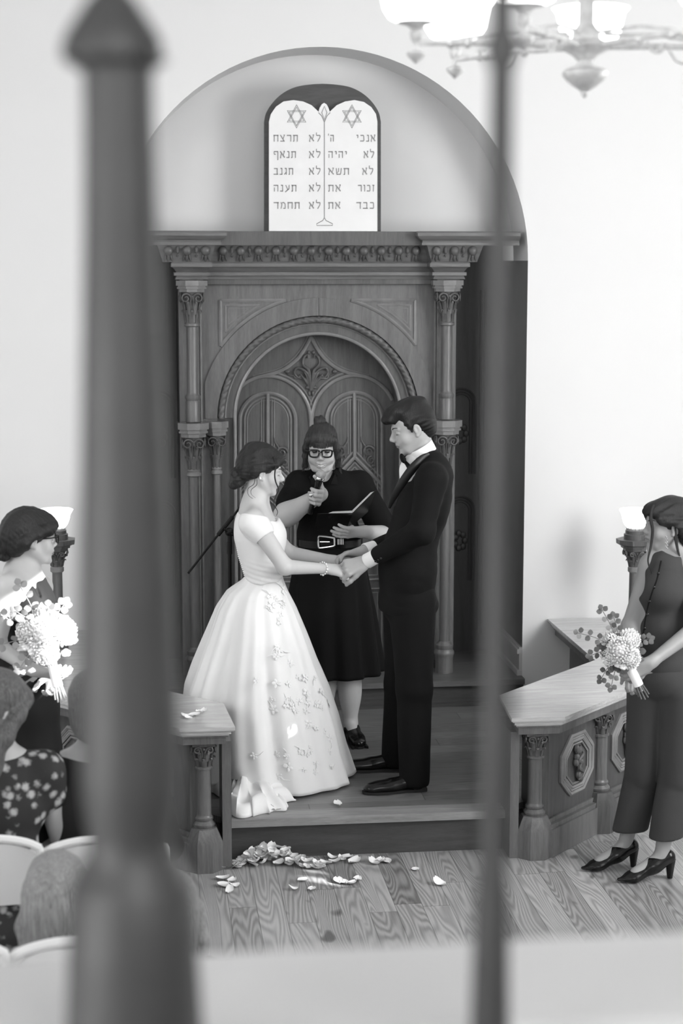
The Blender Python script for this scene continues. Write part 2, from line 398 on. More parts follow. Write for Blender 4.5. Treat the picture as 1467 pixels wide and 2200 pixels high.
# rope moulding: twisted torus, handed from the crown
def rope(name, sgn):
    m = MB(); rows = []; rr = R0-.022; N = 380
    for i in range(N+1):
        a = PI/2+sgn*(PI/2)*i/N; c, s = math.cos(a), math.sin(a); row = []
        for k in range(16):
            b = 2*PI*k/16; rad = .021*(.80+.20*abs(math.cos(1.5*(b+sgn*0)+i*.185)))
            row.append((XC+(rr+rad*math.cos(b))*c, YA+.004-rad*math.sin(b), zc+(rr+rad*math.cos(b))*s))
        rows.append(row)
    m.grid(rows, wrap_v=True); return obj(name, m, M['arkcarve'], ark, 60)
rope('rope_moulding', 1); rope('rope_moulding', -1)
# inner reveal ring, bead, jambs
m = MB(); ringband(m, R0-.10, R0-.04, YA+.03, YA+.30); 
for s in (-1, 1):
    xa, xb = sorted((XC+s*(R0-.10), XC+s*(R0-.001))); m.box((xa, YA+.05, LEDZ), (xb, YA+.30, zc))
obj('reveal', m, M['arkdark'], ark, 30)
RB = R0-.10
m = MB(); pth = [(XC+RB, YA+.028, LEDZ)]+[(XC+RB*math.cos(a), YA+.028, zc+RB*math.sin(a)) for a in np.linspace(0, PI, 60)]+[(XC-RB, YA+.028, LEDZ)]
m.tube(pth, .010, 8, nrm=(0, 1, 0)); RB2 = R0-.045
pth = [(XC+RB2*math.cos(a), YA+.03, zc+RB2*math.sin(a)) for a in np.linspace(0, PI, 60)]; m.tube(pth, .007, 8, nrm=(0, 1, 0))
obj('arch_bead', m, M['moulding'], ark)
# spandrel panel mouldings
for s in (-1, 1):
    for k, (ins, rr) in enumerate(((0, .011), (.028, .007), (.045, .005))):
        xo = .545-ins; zt = at(681, 645, YA)[2]-ins; ro = r_out+.012+ins
        a0 = math.acos(min(1, xo/ro)); a1 = math.asin(min(1, (zt-zc)/ro))
        arcp = [(s*ro*math.cos(a), zc+ro*math.sin(a)) for a in np.linspace(a0, a1, 16)]
        loop = [(s*xo, arcp[0][1])]+[(s*xo, zz) for zz in np.linspace(arcp[0][1]+.01, zt, 6)]+[(s*xx, zt) for xx in np.linspace(xo-.01, abs(arcp[-1][0]), 8)]+arcp[::-1]
        mm = MB(); mm.tube([(XC+x, YA-.002+.003*k, z) for x, z in loop], rr, 6, closed=True, nrm=(0, 1, 0)); obj('spandrel_moulding', mm, M['moulding'], ark)
# pilaster edge mouldings on the frame face
for s in (-1, 1):
    m = MB()
    for xo, rr in ((.655, .007), (.675, .011)): m.tube([(XC+s*xo, YA-.004, LEDZ+.05), (XC+s*xo, YA-.004, ztop)], rr, 6)
    obj('edge_moulding', m, M['moulding'], ark)
# ---- doors
YD = 10.03
def D(px, py, dy=0.0): p = at(px, py, YD); return V(p[0], YD-dy, p[2])
dcx = XC
def dl(pts): # px polyline for left leaf -> world, symmetric use
    return [D(x, y) for x, y in pts]
DX = at(668, 800, YD)[0]
for s in (-1, 1):
    door = None; m = MB(); xa = DX; xe = XC+s*(RB+.0)
    P = [(xa, LEDZ)]; n = 30
    for a in np.linspace(0, PI/2, n): P.append((XC+s*RB*math.cos(a), zc+RB*math.sin(a)))
    P.append((xa, zc+RB)); 
    if s < 0: P = P[::-1]
    P = [(xe, LEDZ)]+P if s > 0 else P+[(xe, LEDZ)]
    # simple fan: build as strips
    zz = np.concatenate([[LEDZ], zc+RB*np.sin(np.linspace(0, PI/2*.999, n))])
    for i in range(len(zz)-1):
        x_0 = RB*math.sqrt(max(0, 1-((max(zz[i], zc)-zc)/RB)**2)); x_1 = RB*math.sqrt(max(0, 1-((max(zz[i+1], zc)-zc)/RB)**2))
        a, b, c, d = (xa, zz[i]), (XC+s*x_0, zz[i]), (XC+s*x_1, zz[i+1]), (xa, zz[i+1])
        m.slabxz([a, b, c, d] if s > 0 else [b, a, d, c], YD, YD+.04)
    door = obj('door', m, M['arkdoor'], ark, 30)
    sc = lambda x: DX+s*(x-DX)*1.0
    def mir(pts, dy=0.0):                       # left-leaf pixel points mirrored when s>0
        out = []
        for x, y in pts:
            p = D(x, y, dy); out.append(V(DX+(p[0]-DX)*(-s), p[1], p[2]))
        return out
    tr = [(668, 722), (662, 735), (652, 753), (638, 771), (616, 789), (593, 800), (570, 806), (548, 812), (525, 824), (505, 842), (492, 862)]
    m = MB(); m.tube(spline(mir(tr, .008), 5), .0125, 8, nrm=(0, 1, 0))
    m.tube(spline(mir([(x-5, y-4) for x, y in tr[:8]], .002), 5), .006, 6, nrm=(0, 1, 0))
    cir = [(575+92*math.cos(a), 902-94*math.sin(a)) for a in np.linspace(0, PI*.62, 16)]
    m.tube(spline(mir(cir, .008), 3), .011, 8, nrm=(0, 1, 0)); cir2 = [(575+100*math.cos(a), 902-102*math.sin(a)) for a in np.linspace(.25, PI*.5, 12)]
    m.tube(spline(mir(cir2, .004), 3), .005, 6, nrm=(0, 1, 0))
    m.tube(mir([(667, 902), (667, 1440)], .006), .010, 8)
    obj('tracery', m, M['moulding'], door)
    # arched panel frame
    m = MB()
    for k, (rr, tw, dy) in enumerate(((60, .011, .008), (50, .006, .004), (44, .004, .002))):
        arcp = [(575+rr*math.cos(a), 903-(rr-1)*math.sin(a)) for a in np.linspace(0, PI, 22)]
        lp = [(575+rr, 1100)]+arcp+[(575-rr, 1100)]
        m.tube(mir(lp, dy), tw, 6, nrm=(0, 1, 0))
    m.tube(mir([(575, 845), (575, 984)], .01), .011, 8)
    for dxp in (9, 14): 
        for q in (-1, 1): m.tube(mir([(575+q*dxp, 858), (575+q*dxp, 982-abs(dxp)*.3)], .003), .004, 6)
    for q in (-1, 1):
        for off, tw, dy in ((0, .011, .01), (-14, .006, .004), (12, .005, .004), (22, .004, .003)):
            m.tube(mir([(575, 984+off), (575+q*58, 1044+off)], dy), tw, 6, nrm=(0, 1, 0))
    for off in (0, 10): m.tube(mir([(575, 1060+off), (575-26, 1085+off), (575, 1110+off), (575+26, 1085+off)], .006), .007, 6, closed=True, nrm=(0, 1, 0))
    for y0_, y1_ in ((1120, 1250), (1270, 1420)):
        m.tube(mir([(517, y0_), (633, y0_), (633, y1_), (517, y1_)], .006), .010, 6, closed=True, nrm=(0, 1, 0)); m.tube(mir([(526, y0_+9), (624, y0_+9), (624, y1_-9), (526, y1_-9)], .002), .005, 6, closed=True, nrm=(0, 1, 0))
    obj('panel_moulding', m, M['moulding'], door)
    # recessed panel field, a touch darker
    m = MB()
    for x0_, x1_ in ((528, 564), (586, 622)):
        pl = [(x0_, 1000), (x1_, 1000)]+[(x, 903-math.sqrt(max(0, 46**2-(x-575)**2))) for x in np.linspace(x1_, x0_, 8)]
        w_ = [D(x, y) for x, y in pl]; w_ = [(DX+(p[0]-DX)*(-s), p[2]) for p in w_]
        if s > 0: w_ = w_[::-1]
        m.slabxz(w_, YD-.0015, YD)
    obj('panel', m, M['arkdoor'], door)
    # carved scrolls at the panel feet
    def spiral(cx, cy, r0, turns, sg, start, grow=1.0):
        return [(cx+sg*r0*(1-t*.8)*math.cos(start+t*turns*2*PI), cy-r0*(1-t*.8)*math.sin(start+t*turns*2*PI)) for t in np.linspace(0, 1, 26)]
    for q in (-1, 1):
        m = MB()
        m.tube(mir(spiral(575+q*30, 972, 13, 1.5, q, 0), .012), np.linspace(.009, .004, 26), 6)
        m.tube(mir(spiral(575+q*36, 992, 9, 1.3, q, 1.5), .010), np.linspace(.008, .004, 26), 6)
        m.tube(mir([(575+q*20, 985), (575+q*24, 962), (575+q*16, 950), (575+q*14, 940)], .008), [.007, .009, .006, .002], 6)
        for k in range(4): p = mir([(575+q*(40-k*4), 1005+k*7)], .008)[0]; m.ell(p, (.012, .010, .009), 8, 6)
        obj('carved_scroll', m, M['arkcarve'], door)
# fleuron in the star-shaped field
m = MB()
def spx(cx, cy, r0, turns, sg, start): return [D(cx+sg*r0*(1-t*.8)*math.cos(start+t*turns*2*PI), cy-r0*(1-t*.8)*math.sin(start+t*turns*2*PI), .018) for t in np.linspace(0, 1, 26)]
for s in (-1, 1):
    X = lambda x: 668+s*x
    m.tube(spline([D(X(1), 838, .012), D(X(3), 815, .02), D(X(6), 795, .024), D(X(17), 783, .02), D(X(16), 768, .016), D(X(8), 762, .016), D(X(6), 769, .016)], 5), np.linspace(.010, .006, 31), 8)
    m.tube(spline([D(X(1), 835, .012), D(X(6), 808, .022), D(X(16), 795, .024), D(X(30), 790, .02), D(X(36), 800, .018), D(X(28), 810, .018), D(X(20), 804, .018)], 5), np.linspace(.009, .006, 31), 8)
    m.tube(spline([D(X(2), 836, .01), D(X(12), 815, .018), D(X(24), 812, .018), D(X(34), 812, .014), D(X(38), 803, .01)], 5), np.linspace(.008, .004, 21), 8)
    m.tube(spline([D(X(36), 806, .01), D(X(44), 806, .008), D(X(52), 801, .008), D(X(54), 796, .01)], 5), np.linspace(.004, .009, 16), 8)
    m.ell(D(X(51), 798, .01), (.016, .012, .014), 10, 6); m.ell(D(X(5), 757, .01), (.009, .008, .012), 8, 6); m.ell(D(X(8), 832, .012), (.013, .01, .011), 8, 6); m.ell(D(X(4), 845, .01), (.008, .007, .016), 8, 6)
    for k in range(3): m.tube([D(X(2+k*2), 828, .014), D(X(5+k*6), 800+k*6, .026), D(X(9+k*8), 788+k*7, .02)], [.004, .007, .003], 6)
obj('fleuron', m, M['arkcarve'], ark)
# ---- columns
def capital_mb(c, z0, z1, r0, r1):
    m = MB(); h = z1-z0; cx, cy = c
    m.lathe([(r0, z0), (r0*1.02, z0+h*.3), (r0*1.18, z0+h*.6), (r1*.86, z0+h*.93), (r1*.9, z1)], (cx, cy, 0), 20)
    for ring, (zz, hh, rr, n) in enumerate(((z0, h*.42, r0*1.03, 8), (z0+h*.28, h*.42, r0*1.16, 8))):
        for k in range(n):
            a = 2*PI*(k+.5*ring)/n; d = V(math.cos(a), math.sin(a), 0); b = V(cx, cy, 0)
            pts = [b+d*rr+V(0, 0, zz), b+d*rr*1.1+V(0, 0, zz+hh*.5), b+d*rr*1.28+V(0, 0, zz+hh*.9), b+d*rr*1.52+V(0, 0, zz+hh*.97), b+d*rr*1.55+V(0, 0, zz+hh*.82)]
            sp = spline(pts, 3); m.tube(sp, np.interp(np.linspace(0, 1, len(sp)), [0, .5, .8, 1], [r0*.28, r0*.30, r0*.2, r0*.10]), 6, flat=.5, nrm=d)
    for k in range(4):                          # four corner volute pairs facing the faces
        for q in (-1, 1):
            a0 = k*PI/2+PI/2*0; f = V(math.cos(a0), math.sin(a0), 0); t = V(-f[1], f[0], 0)*q
            cc = V(cx, cy, 0)+f*r1*.98+t*r1*.52+V(0, 0, z0+h*.80); rr = h*.17
            pts = [V(cx, cy, 0)+f*r0*1.15+t*r0*.12+V(0, 0, z0+h*.45), V(cx, cy, 0)+f*r1*.86+t*r1*.12+V(0, 0, z0+h*.72)]+[cc+t*(-rr*(1-u*.78)*math.cos(2*PI*1.4*u))+V(0, 0, rr*(1-u*.78)*math.sin(2*PI*1.4*u)) for u in np.linspace(0, 1, 20)]
            m.tube(pts, np.linspace(r0*.16, r0*.10, len(pts)), 6)
        f = V(math.cos(k*PI/2), math.sin(k*PI/2), 0); m.ell(V(cx, cy, z0+h*.86)+f*r1*1.02, (r0*.2,)*3, 8, 6)
    return m
def abacus_mb(c, z0, z1, r):
    m = MB(); h = z1-z0
    for (rr, a, b) in ((r*.80, 0, .28), (r*.93, .28, .42), (r*.88, .42, .55), (r, .55, 1.0)):
        m.lathe([(rr, z0+h*a), (rr, z0+h*b)], (c[0], c[1], 0), 8, rot=PI/8)
    return m
YCOL = 9.68
def zcol(y, Y=YCOL): return at(957, y, Y)[2]
def column(px_off, full, ycol, rs=1.0, name='column'):
    c = (XC+px_off, ycol)
    z = lambda y: zcol(y)
    sh = obj(name, MB().lathe([(.050, LEDZ), (.050, LEDZ+.11)]+[(.052, z(1412)), (.052, z(1408)), (.058, z(1404)), (.058, z(1399)), (.046, z(1393)), (.050, z(1389)), (.050, z(1384)), (.040, z(1380)), (.0305, z(1376)), (.0285, z(1016))], (c[0], c[1], 0), 24), M['ark'], ark, 40) if rs == 1.0 else \
        obj(name, MB().lathe([(.040, LEDZ), (.040, LEDZ+.12), (.042, z(1400)), (.034, z(1385)), (.024, z(1376)), (.0225, z(1016))], (c[0], c[1], 0), 24), M['ark'], ark, 40)
    r0 = .029*rs
    m = MB(); m.lathe([(r0*1.05, z(1016)), (r0*1.45, z(1014)), (r0*1.45, z(1009)), (r0*1.1, z(1006)), (r0*1.3, z(1003)), (r0*1.05, z(1000))], (c[0], c[1], 0), 20); obj('collar', m, M['moulding'], sh)
    obj('capital', capital_mb(c, z(1002), z(932), r0, .062*rs), M['arkcarve'], sh, 50)
    obj('abacus', abacus_mb(c, z(932), z(902), .092*rs), M['moulding'], sh, 30)
    if full:
        m = MB(); m.lathe([(.040, z(900)), (.040, z(858)), (.036, z(855)), (.043, z(850)), (.043, z(846)), (.034, z(842)), (.0325, z(838)), (.0315, z(700)), (.043, z(698)), (.043, z(693)), (.034, z(690))], (c[0], c[1], 0), 24)
        u = obj(name, m, M['ark'], ark, 40)
        obj('capital', capital_mb(c, z(692), z(626), .034, .064), M['arkcarve'], u, 50); obj('abacus', abacus_mb(c, z(626), z(602), .092), M['moulding'], u, 30)
for s in (-1, 1):
    column(s*.705, True, YCOL); column(s*.575, False, YCOL+.08, .78)
# ---- entablature
zt = [at(700, y, 9.66)[2] for y in (497, 501, 507, 513, 517, 521, 527, 530, 560, 563, 566, 573, 576, 585, 592, 594, 600, 611)]
crown = [(0, zt[0]), (.075, zt[0]), (.082, zt[1]), (.082, zt[2]), (.070, zt[3]), (.052, zt[4]), (.050, zt[5]), (.055, zt[5]), (.055, zt[6]), (0, zt[6])]
frz = [(0, zt[6]), (.042, zt[6]), (.036, zt[7]), (.012, zt[8]), (.010, zt[9]), (0, zt[9])]
low = [(0, zt[9]), (.030, zt[9]), (.036, zt[10]), (.036, zt[11]), (.022, zt[12]), (.006, zt[13]), (.020, zt[13]), (.020, zt[14]), (.006, zt[14]), (.008, zt[15]), (.014, zt[16]), (-.012, zt[16]), (-.012, zt[17]), (-.03, zt[17])]
YE = 9.725; YO = 9.63; xb = .60; xe = .83
pc = [(XC-NR+.01, YO), (XC-xb, YO), (XC-xb, YE), (XC+xb, YE), (XC+xb, YO), (XC+NR-.04, YO)]
pl = [(XC-xe-.02, YE+.1), (XC-xe-.02, YO), (XC-xb-.015, YO), (XC-xb-.015, YE), (XC+xb+.015, YE), (XC+xb+.015, YO), (XC+xe+.02, YO), (XC+xe+.02, YE+.1)]
pw = [(XC-xe+.05, YE+.1), (XC-xe+.05, YO), (XC-xb-.03, YO), (XC-xb-.03, YE), (XC+xb+.03, YE), (XC+xb+.03, YO), (XC+xe-.05, YO), (XC+xe-.05, YE+.1)]
en = obj('entablature', MB().sweep(low, pw), M['arkx'], ark, 30)
obj('frieze', MB().sweep(frz, pl), M['arkx'], en, 30); obj('cornice', MB().sweep(crown, pc), M['arkx'], en, 30)
m = MB(); m.box((XC-NR+.012, YO+.002, zt[6]), (XC+NR-.045, YB-.01, zt[0]-.001)); m.box((XC-.78, YE+.001, zt[17]), (XC+.78, YA+.03, zt[6])); obj('top_board', m, M['arkdark'], en)
m = MB(); eggs = []
def eggrow(x0, x1, y, n):
    for i in range(n):
        x = x0+(x1-x0)*(i+.5)/n; zz = (zt[6]+zt[8])/2+.012
        m.ell((x, y-.036, zz), (.026, .020, .027), 12, 8)
        m.tube([(x, y-.034, zz-.01), (x, y-.026, zz-.035), (x, y-.014, zz-.058)], [.012, .010, .003], 6)
        for q in (-1, 1): m.tube([(x+q*.016, y-.034, zz), (x+q*.014, y-.030, zz-.03), (x+q*.022, y-.016, zz-.056)], [.006, .006, .002], 6)
        if i < n-1:
            x2 = x+(x1-x0)/n/2; m.ell((x2, y-.036, zz+.004), (.011, .014, .022), 8, 6); m.ell((x2, y-.028, zz-.028), (.006, .008, .008), 8, 6)
eggrow(XC-xb+.02, XC+xb-.02, YE, 12); obj('egg_band', m, M['arkcarve'], en, 50)
for s in (-1, 1):
    m = MB(); a, b = sorted((XC+s*(xb-.02), XC+s*(xe+.05))); eggrow(a, b, YO, 3); obj('egg_band', m, M['arkcarve'], en, 50)
# wings beside the columns with carved arches
for s in (-1, 1):
    xa, xb_ = sorted((XC+s*.77, XC+s*(NR-.005))); m = MB(); m.box((xa, 10.2, LEDZ), (xb_, 10.25, 2.79))
    wg = obj('wing_panel', m, M['arkwing'], ark)
    m = MB(); cxw = XC+s*.885
    for zz, rr in ((1.84, .085), (1.20, .085)):
        for k, q in enumerate((1, .8, .62)):
            pth = [(cxw+rr*q, 10.195, zz-.42)]+[(cxw+rr*q*math.cos(a), 10.195, zz+rr*q*math.sin(a)) for a in np.linspace(0, PI, 20)]+[(cxw-rr*q, 10.195, zz-.42)]
            m.tube(pth, .008-.002*k, 6, nrm=(0, 1, 0))
        for k in range(7): a = k*.9; m.ell((cxw+.03*math.cos(a), 10.19, zz-.18+.045*math.sin(a)), (.018, .012, .02), 8, 6)
    m.tube([(cxw+.115, 10.195, LEDZ+.1), (cxw+.115, 10.195, 2.5)], .008, 6); m.tube([(cxw+.14, 10.195, LEDZ+.1), (cxw+.14, 10.195, 2.5)], .008, 6)
    obj('wing_carving', m, M['arkwing'], wg)
# ---- tablets of the law
YT = 9.66
zb = zt[0]
def T(px, py, dy=0): p = at(px, py, YT); return V(p[0], YT-dy, p[2])
tb = thing('commandment_tablets', 'white double-arched stone tablets engraved in Hebrew on a dark arched board, above the ark', 'tablets', (XC, YT, zb))
def out(pts, y0, y1, m):
    w_ = [(T(x, y)[0], max(zb+.0005, T(x, y)[2])) for x, y in pts]; m.slabxz(w_[::-1], y0, y1)
bd = [(568, 500), (568, 262), (572, 243), (583, 224), (600, 206), (622, 192), (648, 184), (692, 180), (738, 184), (764, 192), (786, 206), (803, 224), (814, 243), (818, 262), (818, 500)]
bd = bd[:1]+[tuple(p) for p in spline(bd[1:-1], 4)]+bd[-1:]
m = MB(); out(bd, YT, YT+.04, m); obj('backing_board', m, M['board'], tb, 30)
tl = [(577, 500), (577, 262), (581, 246), (592, 230), (608, 219), (629, 216), (650, 219), (668, 227), (683, 241), (686, 232), (690, 225), (695, 222), (700, 225), (704, 232), (707, 241), (722, 227), (740, 219), (760, 216), (780, 220), (796, 231), (806, 246), (809, 262), (809, 500)]
m = MB(); out(tl, YT-.03, YT-.0005, m); tbl = obj('stone_tablets', m, M['marble'], tb, 30)
m = MB(); e = .0315
def seg(pts, r=.0022, cl=False): m.tube([V(T(x, y)[0], YT-e+.0005, T(x, y)[2]) for x, y in pts], r, 5, closed=cl, nrm=(0, 1, 0))
for cx in (636, 754.5):
    for up in (1, -1):
        for rad in (25, 20): seg([(cx+rad*.92*math.sin(a), 251-up*rad*math.cos(a)) for a in (0, 2*PI/3, 4*PI/3)], .0022, True)
seg([(695.5, 262), (695.5, 468)]); seg([(695.5, 468), (692, 474), (679, 481), (679, 484.5), (713, 484.5), (713, 481), (699, 474), (695.5, 468)]); seg([(695.5, 229), (701, 243), (695.5, 258), (690, 243)], .002, True); seg([(683, 243), (690, 250), (695, 262)]); seg([(708, 243), (701, 250), (696, 262)])
obj('engraved_lines', m, M['engraved'], tbl, 60)
GLY = {  # stroke letters on a unit cell, (x, y, x, y, thick)
 'א': [(.08,.95,.92,.05,.17), (.30,.62,.12,.02,.10), (.12,.02,.28,.02,.12), (.70,.42,.88,.95,.10), (.70,.95,.95,.95,.12)],
 'ל': [(.18,1.3,.18,.88,.11), (.18,.88,.85,.88,.16), (.85,.88,.80,.55,.12), (.80,.55,.40,.0,.12)],
 'ר': [(.10,.88,.88,.88,.17), (.86,.90,.86,.0,.12)],
 'צ': [(.12,.95,.80,.08,.14), (.10,.06,.92,.06,.15), (.62,.38,.88,.92,.11), (.70,.94,.98,.94,.1)],
 'ח': [(.06,.88,.96,.88,.17), (.86,.90,.86,.0,.12), (.18,.88,.18,.0,.12)],
 'ת': [(.06,.88,.94,.88,.17), (.86,.90,.86,.0,.12), (.24,.88,.24,.06,.12), (.06,.05,.28,.05,.14)],
 'נ': [(.35,.90,.70,.90,.15), (.68,.92,.68,.06,.11), (.20,.06,.76,.06,.15)],
 'ף': [(.12,.90,.90,.90,.16), (.86,.92,.86,-.32,.12), (.16,.90,.16,.52,.1), (.16,.52,.46,.52,.13)],
 'ג': [(.35,.90,.70,.90,.15), (.66,.92,.66,.0,.11), (.66,.36,.26,.04,.13)],
 'ב': [(.12,.88,.80,.88,.16), (.78,.90,.78,.06,.12), (.06,.07,.96,.07,.16)],
 'ע': [(.20,.92,.62,.22,.12), (.84,.95,.80,.35,.12), (.80,.38,.10,-.08,.14)],
 'ה': [(.06,.88,.92,.88,.17), (.84,.90,.84,.0,.12), (.20,.58,.20,.0,.11)],
 'מ': [(.30,.84,.62,.92,.15), (.62,.92,.86,.70,.13), (.86,.72,.86,.06,.12), (.52,.06,.90,.06,.14), (.10,.95,.34,.55,.11), (.30,.60,.12,.02,.11)],
 'ד': [(.06,.88,.96,.88,.17), (.80,.90,.80,.0,.12)],
 'כ': [(.15,.88,.78,.88,.16), (.78,.86,.82,.10,.12), (.10,.08,.80,.08,.16)],
 'י': [(.35,.90,.66,.90,.15), (.64,.92,.60,.50,.12)],
 'ש': [(.10,.95,.22,.10,.11), (.50,.95,.46,.40,.11), (.92,.95,.82,.10,.12), (.16,.07,.82,.07,.16), (.46,.42,.20,.30,.1)],
 'ז': [(.30,.92,.74,.88,.15), (.54,.90,.50,.0,.12)],
 'ו': [(.35,.90,.66,.90,.15), (.64,.92,.64,.0,.12)],
 "'": [(.5,1.15,.42,.85,.1)]}
WID = {'י': .5, 'ו': .5, 'ז': .6, 'נ': .65, 'ג': .65, "'": .35}
def hebrew(s, x0, x1, yb, hpx=14):
    m = MB(); ws = [WID.get(c, 1.0) for c in s]; tot = sum(ws)+.22*(len(s)-1); u = (x1-x0)/tot; x = x1; y = YT-e-.0008
    for c, w_ in zip(s, ws):
        for (a, b_, c2, d, th) in GLY[c]:
            cw = 1.0 if w_ == 1 else 1.0; off = (1-w_)/2 if w_ < 1 else 0
            p = np.array([x-u*w_+u*(a-off), yb-hpx*b_]); q = np.array([x-u*w_+u*(c2-off), yb-hpx*d]); dd = unit(q-p); nn = np.array([-dd[1], dd[0]])*th*hpx*.5
            P = [T(*(p+nn)), T(*(q+nn)), T(*(q-nn)), T(*(p-nn))]; m.add([(k[0], y, k[2]) for k in P], [(0, 1, 2, 3)])
        x -= u*(w_+.22)
    obj('engraved_word', m, M['engraved'], tb)
for i, (r1, r2, l2) in enumerate((('אנכי', "ה'", 'תרצח'), ('לא', 'יהיה', 'תנאף'), ('לא', 'תשא', 'תגנב'), ('זכור', 'את', 'תענה'), ('כבד', 'את', 'תחמד'))):
    yb = (305, 340, 376, 412, 449)[i]
    xr = (763, 779, 776, 766, 763)[i]; hebrew(r1, xr, (805, 803, 801, 803, 803)[i], yb, 15)
    hebrew(r2, 703, (716, 744, 749, 731, 730)[i], yb, 15)
    hebrew('לא', 662, 688, yb, 15); hebrew(l2, 586, (639, 635, 629, 636, 643)[i], yb, 15)
# ------------------------------------------------------------------ altar rails
def inset(poly, d):
    P = np.array(poly, float); n = len(P); out_ = []
    ar = sum(P[i][0]*P[(i+1) % n][1]-P[(i+1) % n][0]*P[i][1] for i in range(n)); sg = 1 if ar > 0 else -1
    for i in range(n):
        a, b, c = P[i-1], P[i], P[(i+1) % n]; d0 = unit(b-a); d1 = unit(c-b)
        n0 = sg*np.array([-d0[1], d0[0]]); n1 = sg*np.array([-d1[1], d1[0]]); mm = n0+n1; mm = mm/np.dot(mm, n0); out_.append(tuple(b+mm*d))
    return out_
RZ = .67
def rail(s, lab):
    cap = [(.610, 7.42), (.850, 7.42), (1.27, 7.86), (1.67, 8.28), (1.67, 9.54), (1.27, 9.54), (1.27, 8.50), (.64, 7.84)]
    W = lambda P: [(XC+s*x, y) for x, y in P][::s]
    t = thing('altar_rail', lab, 'railing', (XC+s*1.0, 7.9, 0))
    m = MB()
    for ins, z0, z1 in ((0, RZ-.016, RZ), (.006, RZ-.022, RZ-.016), (.016, RZ-.036, RZ-.022), (.024, RZ-.044, RZ-.036)): m.prism(inset(W(cap), ins), z0, z1)
    obj('rail_cap', m, M['railtop'], t, 30)
    m = MB(); m.prism(inset(W(cap), .036), RZ-.085, RZ-.044); m.prism(inset(W(cap), .028), RZ-.052, RZ-.044); obj('fascia', m, M['rail'], t, 30)
    body = inset(W(cap), .105); m = MB(); m.prism(body, .002, RZ-.085); obj('panelling', m, M['raild'], t, 30)
    m = MB()
    for ins, z0, z1 in ((.045, .002, .13), (.055, .13, .15), (.075, .15, .17), (.09, .17, .19)): m.prism(inset(W(cap), ins+.02), z0, z1)
    obj('base_moulding', m, M['rail'], t, 30)
    fr = [(.625, 7.52), (.66, 7.50), (.66, 7.60), (.64, 7.62)]
    m = MB(); m.box((min(XC+s*.625, XC+s*.665), 7.50, 0), (max(XC+s*.625, XC+s*.665), 7.78, RZ-.085)); obj('end_post', m, M['rail'], t, 30)
    # outer face frames
    P0 = np.array([.815, 7.53]); tv = unit(np.array([1.27-.85, 7.86-7.42])); nv = np.array([tv[1], -tv[0]])
    def col_at(u, v, zz0=0):
        c = (XC+s*u, v); m = MB()
        m.lathe([(.088, 0), (.088, .13), (.060, .19), (.050, .195)], (c[0], c[1], 0), 8, rot=PI/8); k = obj('column_plinth', m, M['rail'] if u < .9 else M['raild'], t, 30)
        m = MB(); m.lathe([(.046, .194), (.050, .20), (.050, .208), (.038, .222), (.042, .228), (.042, .236), (.036, .242), (.034, .25), (.033, .455), (.041, .458), (.041, .466), (.036, .47)], (c[0], c[1], 0), 20); q = obj('column', m, M['rail'], t, 40)
        obj('capital', capital_mb(c, .468, .57, .032, .052), M['arkcarve'], q, 50); obj('abacus', MB().prism([(c[0]+a*.05, c[1]+b*.05) for a, b in ((-1, -1), (1, -1), (1, 1), (-1, 1))], .566, RZ-.084), M['rail'], q)
    col_at(.745, 7.535)
    c2 = P0+tv*.46+nv*.0; col_at(c2[0], c2[1]); c3 = P0+tv*.98; col_at(c3[0], c3[1])
    for q in (.24, .72):
        cc = P0+tv*q-nv*(-.02)*0; base = V(XC+s*cc[0], cc[1], .375); T3 = V(s*tv[0], tv[1], 0); N3 = V(s*nv[0], nv[1], 0)
        # distance of panelling face from cap outline
        edge = np.array([.850, 7.42]); dd = np.dot(cc-edge, nv); base = base+N3*(-.105-dd+.004)
        m = MB()
        for rr, tw in ((.155, .011), (.138, .007), (.124, .009), (.105, .006)):
            m.tube([base+T3*rr*math.cos(a+PI/8)+V(0, 0, rr*.95*math.sin(a+PI/8)) for a in np.arange(8)*PI/4], tw, 6, closed=True, nrm=N3)
        obj('octagon_moulding', m, M['moulding'], t)
        m = MB()
        for k in range(9): a = k*1.3; m.ell(base+N3*.008+T3*.022*math.cos(a)+V(0, 0, .075*math.sin(a*.7)), (.016, .016, .02), 8, 6)
        for k in (-1, 1): m.tube(spline([base+N3*.01+V(0, 0, .08*k), base+N3*.02+V(0, 0, .045*k)+T3*.02, base+N3*.02+V(0, 0, .02*k)-T3*.015, base+N3*.02], 4), .009, 6)
        obj('carved_boss', m, M['arkcarve'], t)
    return t
rail(1, 'low dark wooden altar rail with a pale polished top, right of the platform')
rail(-1, 'low wooden altar rail left of the platform, rose petals lying on its top')
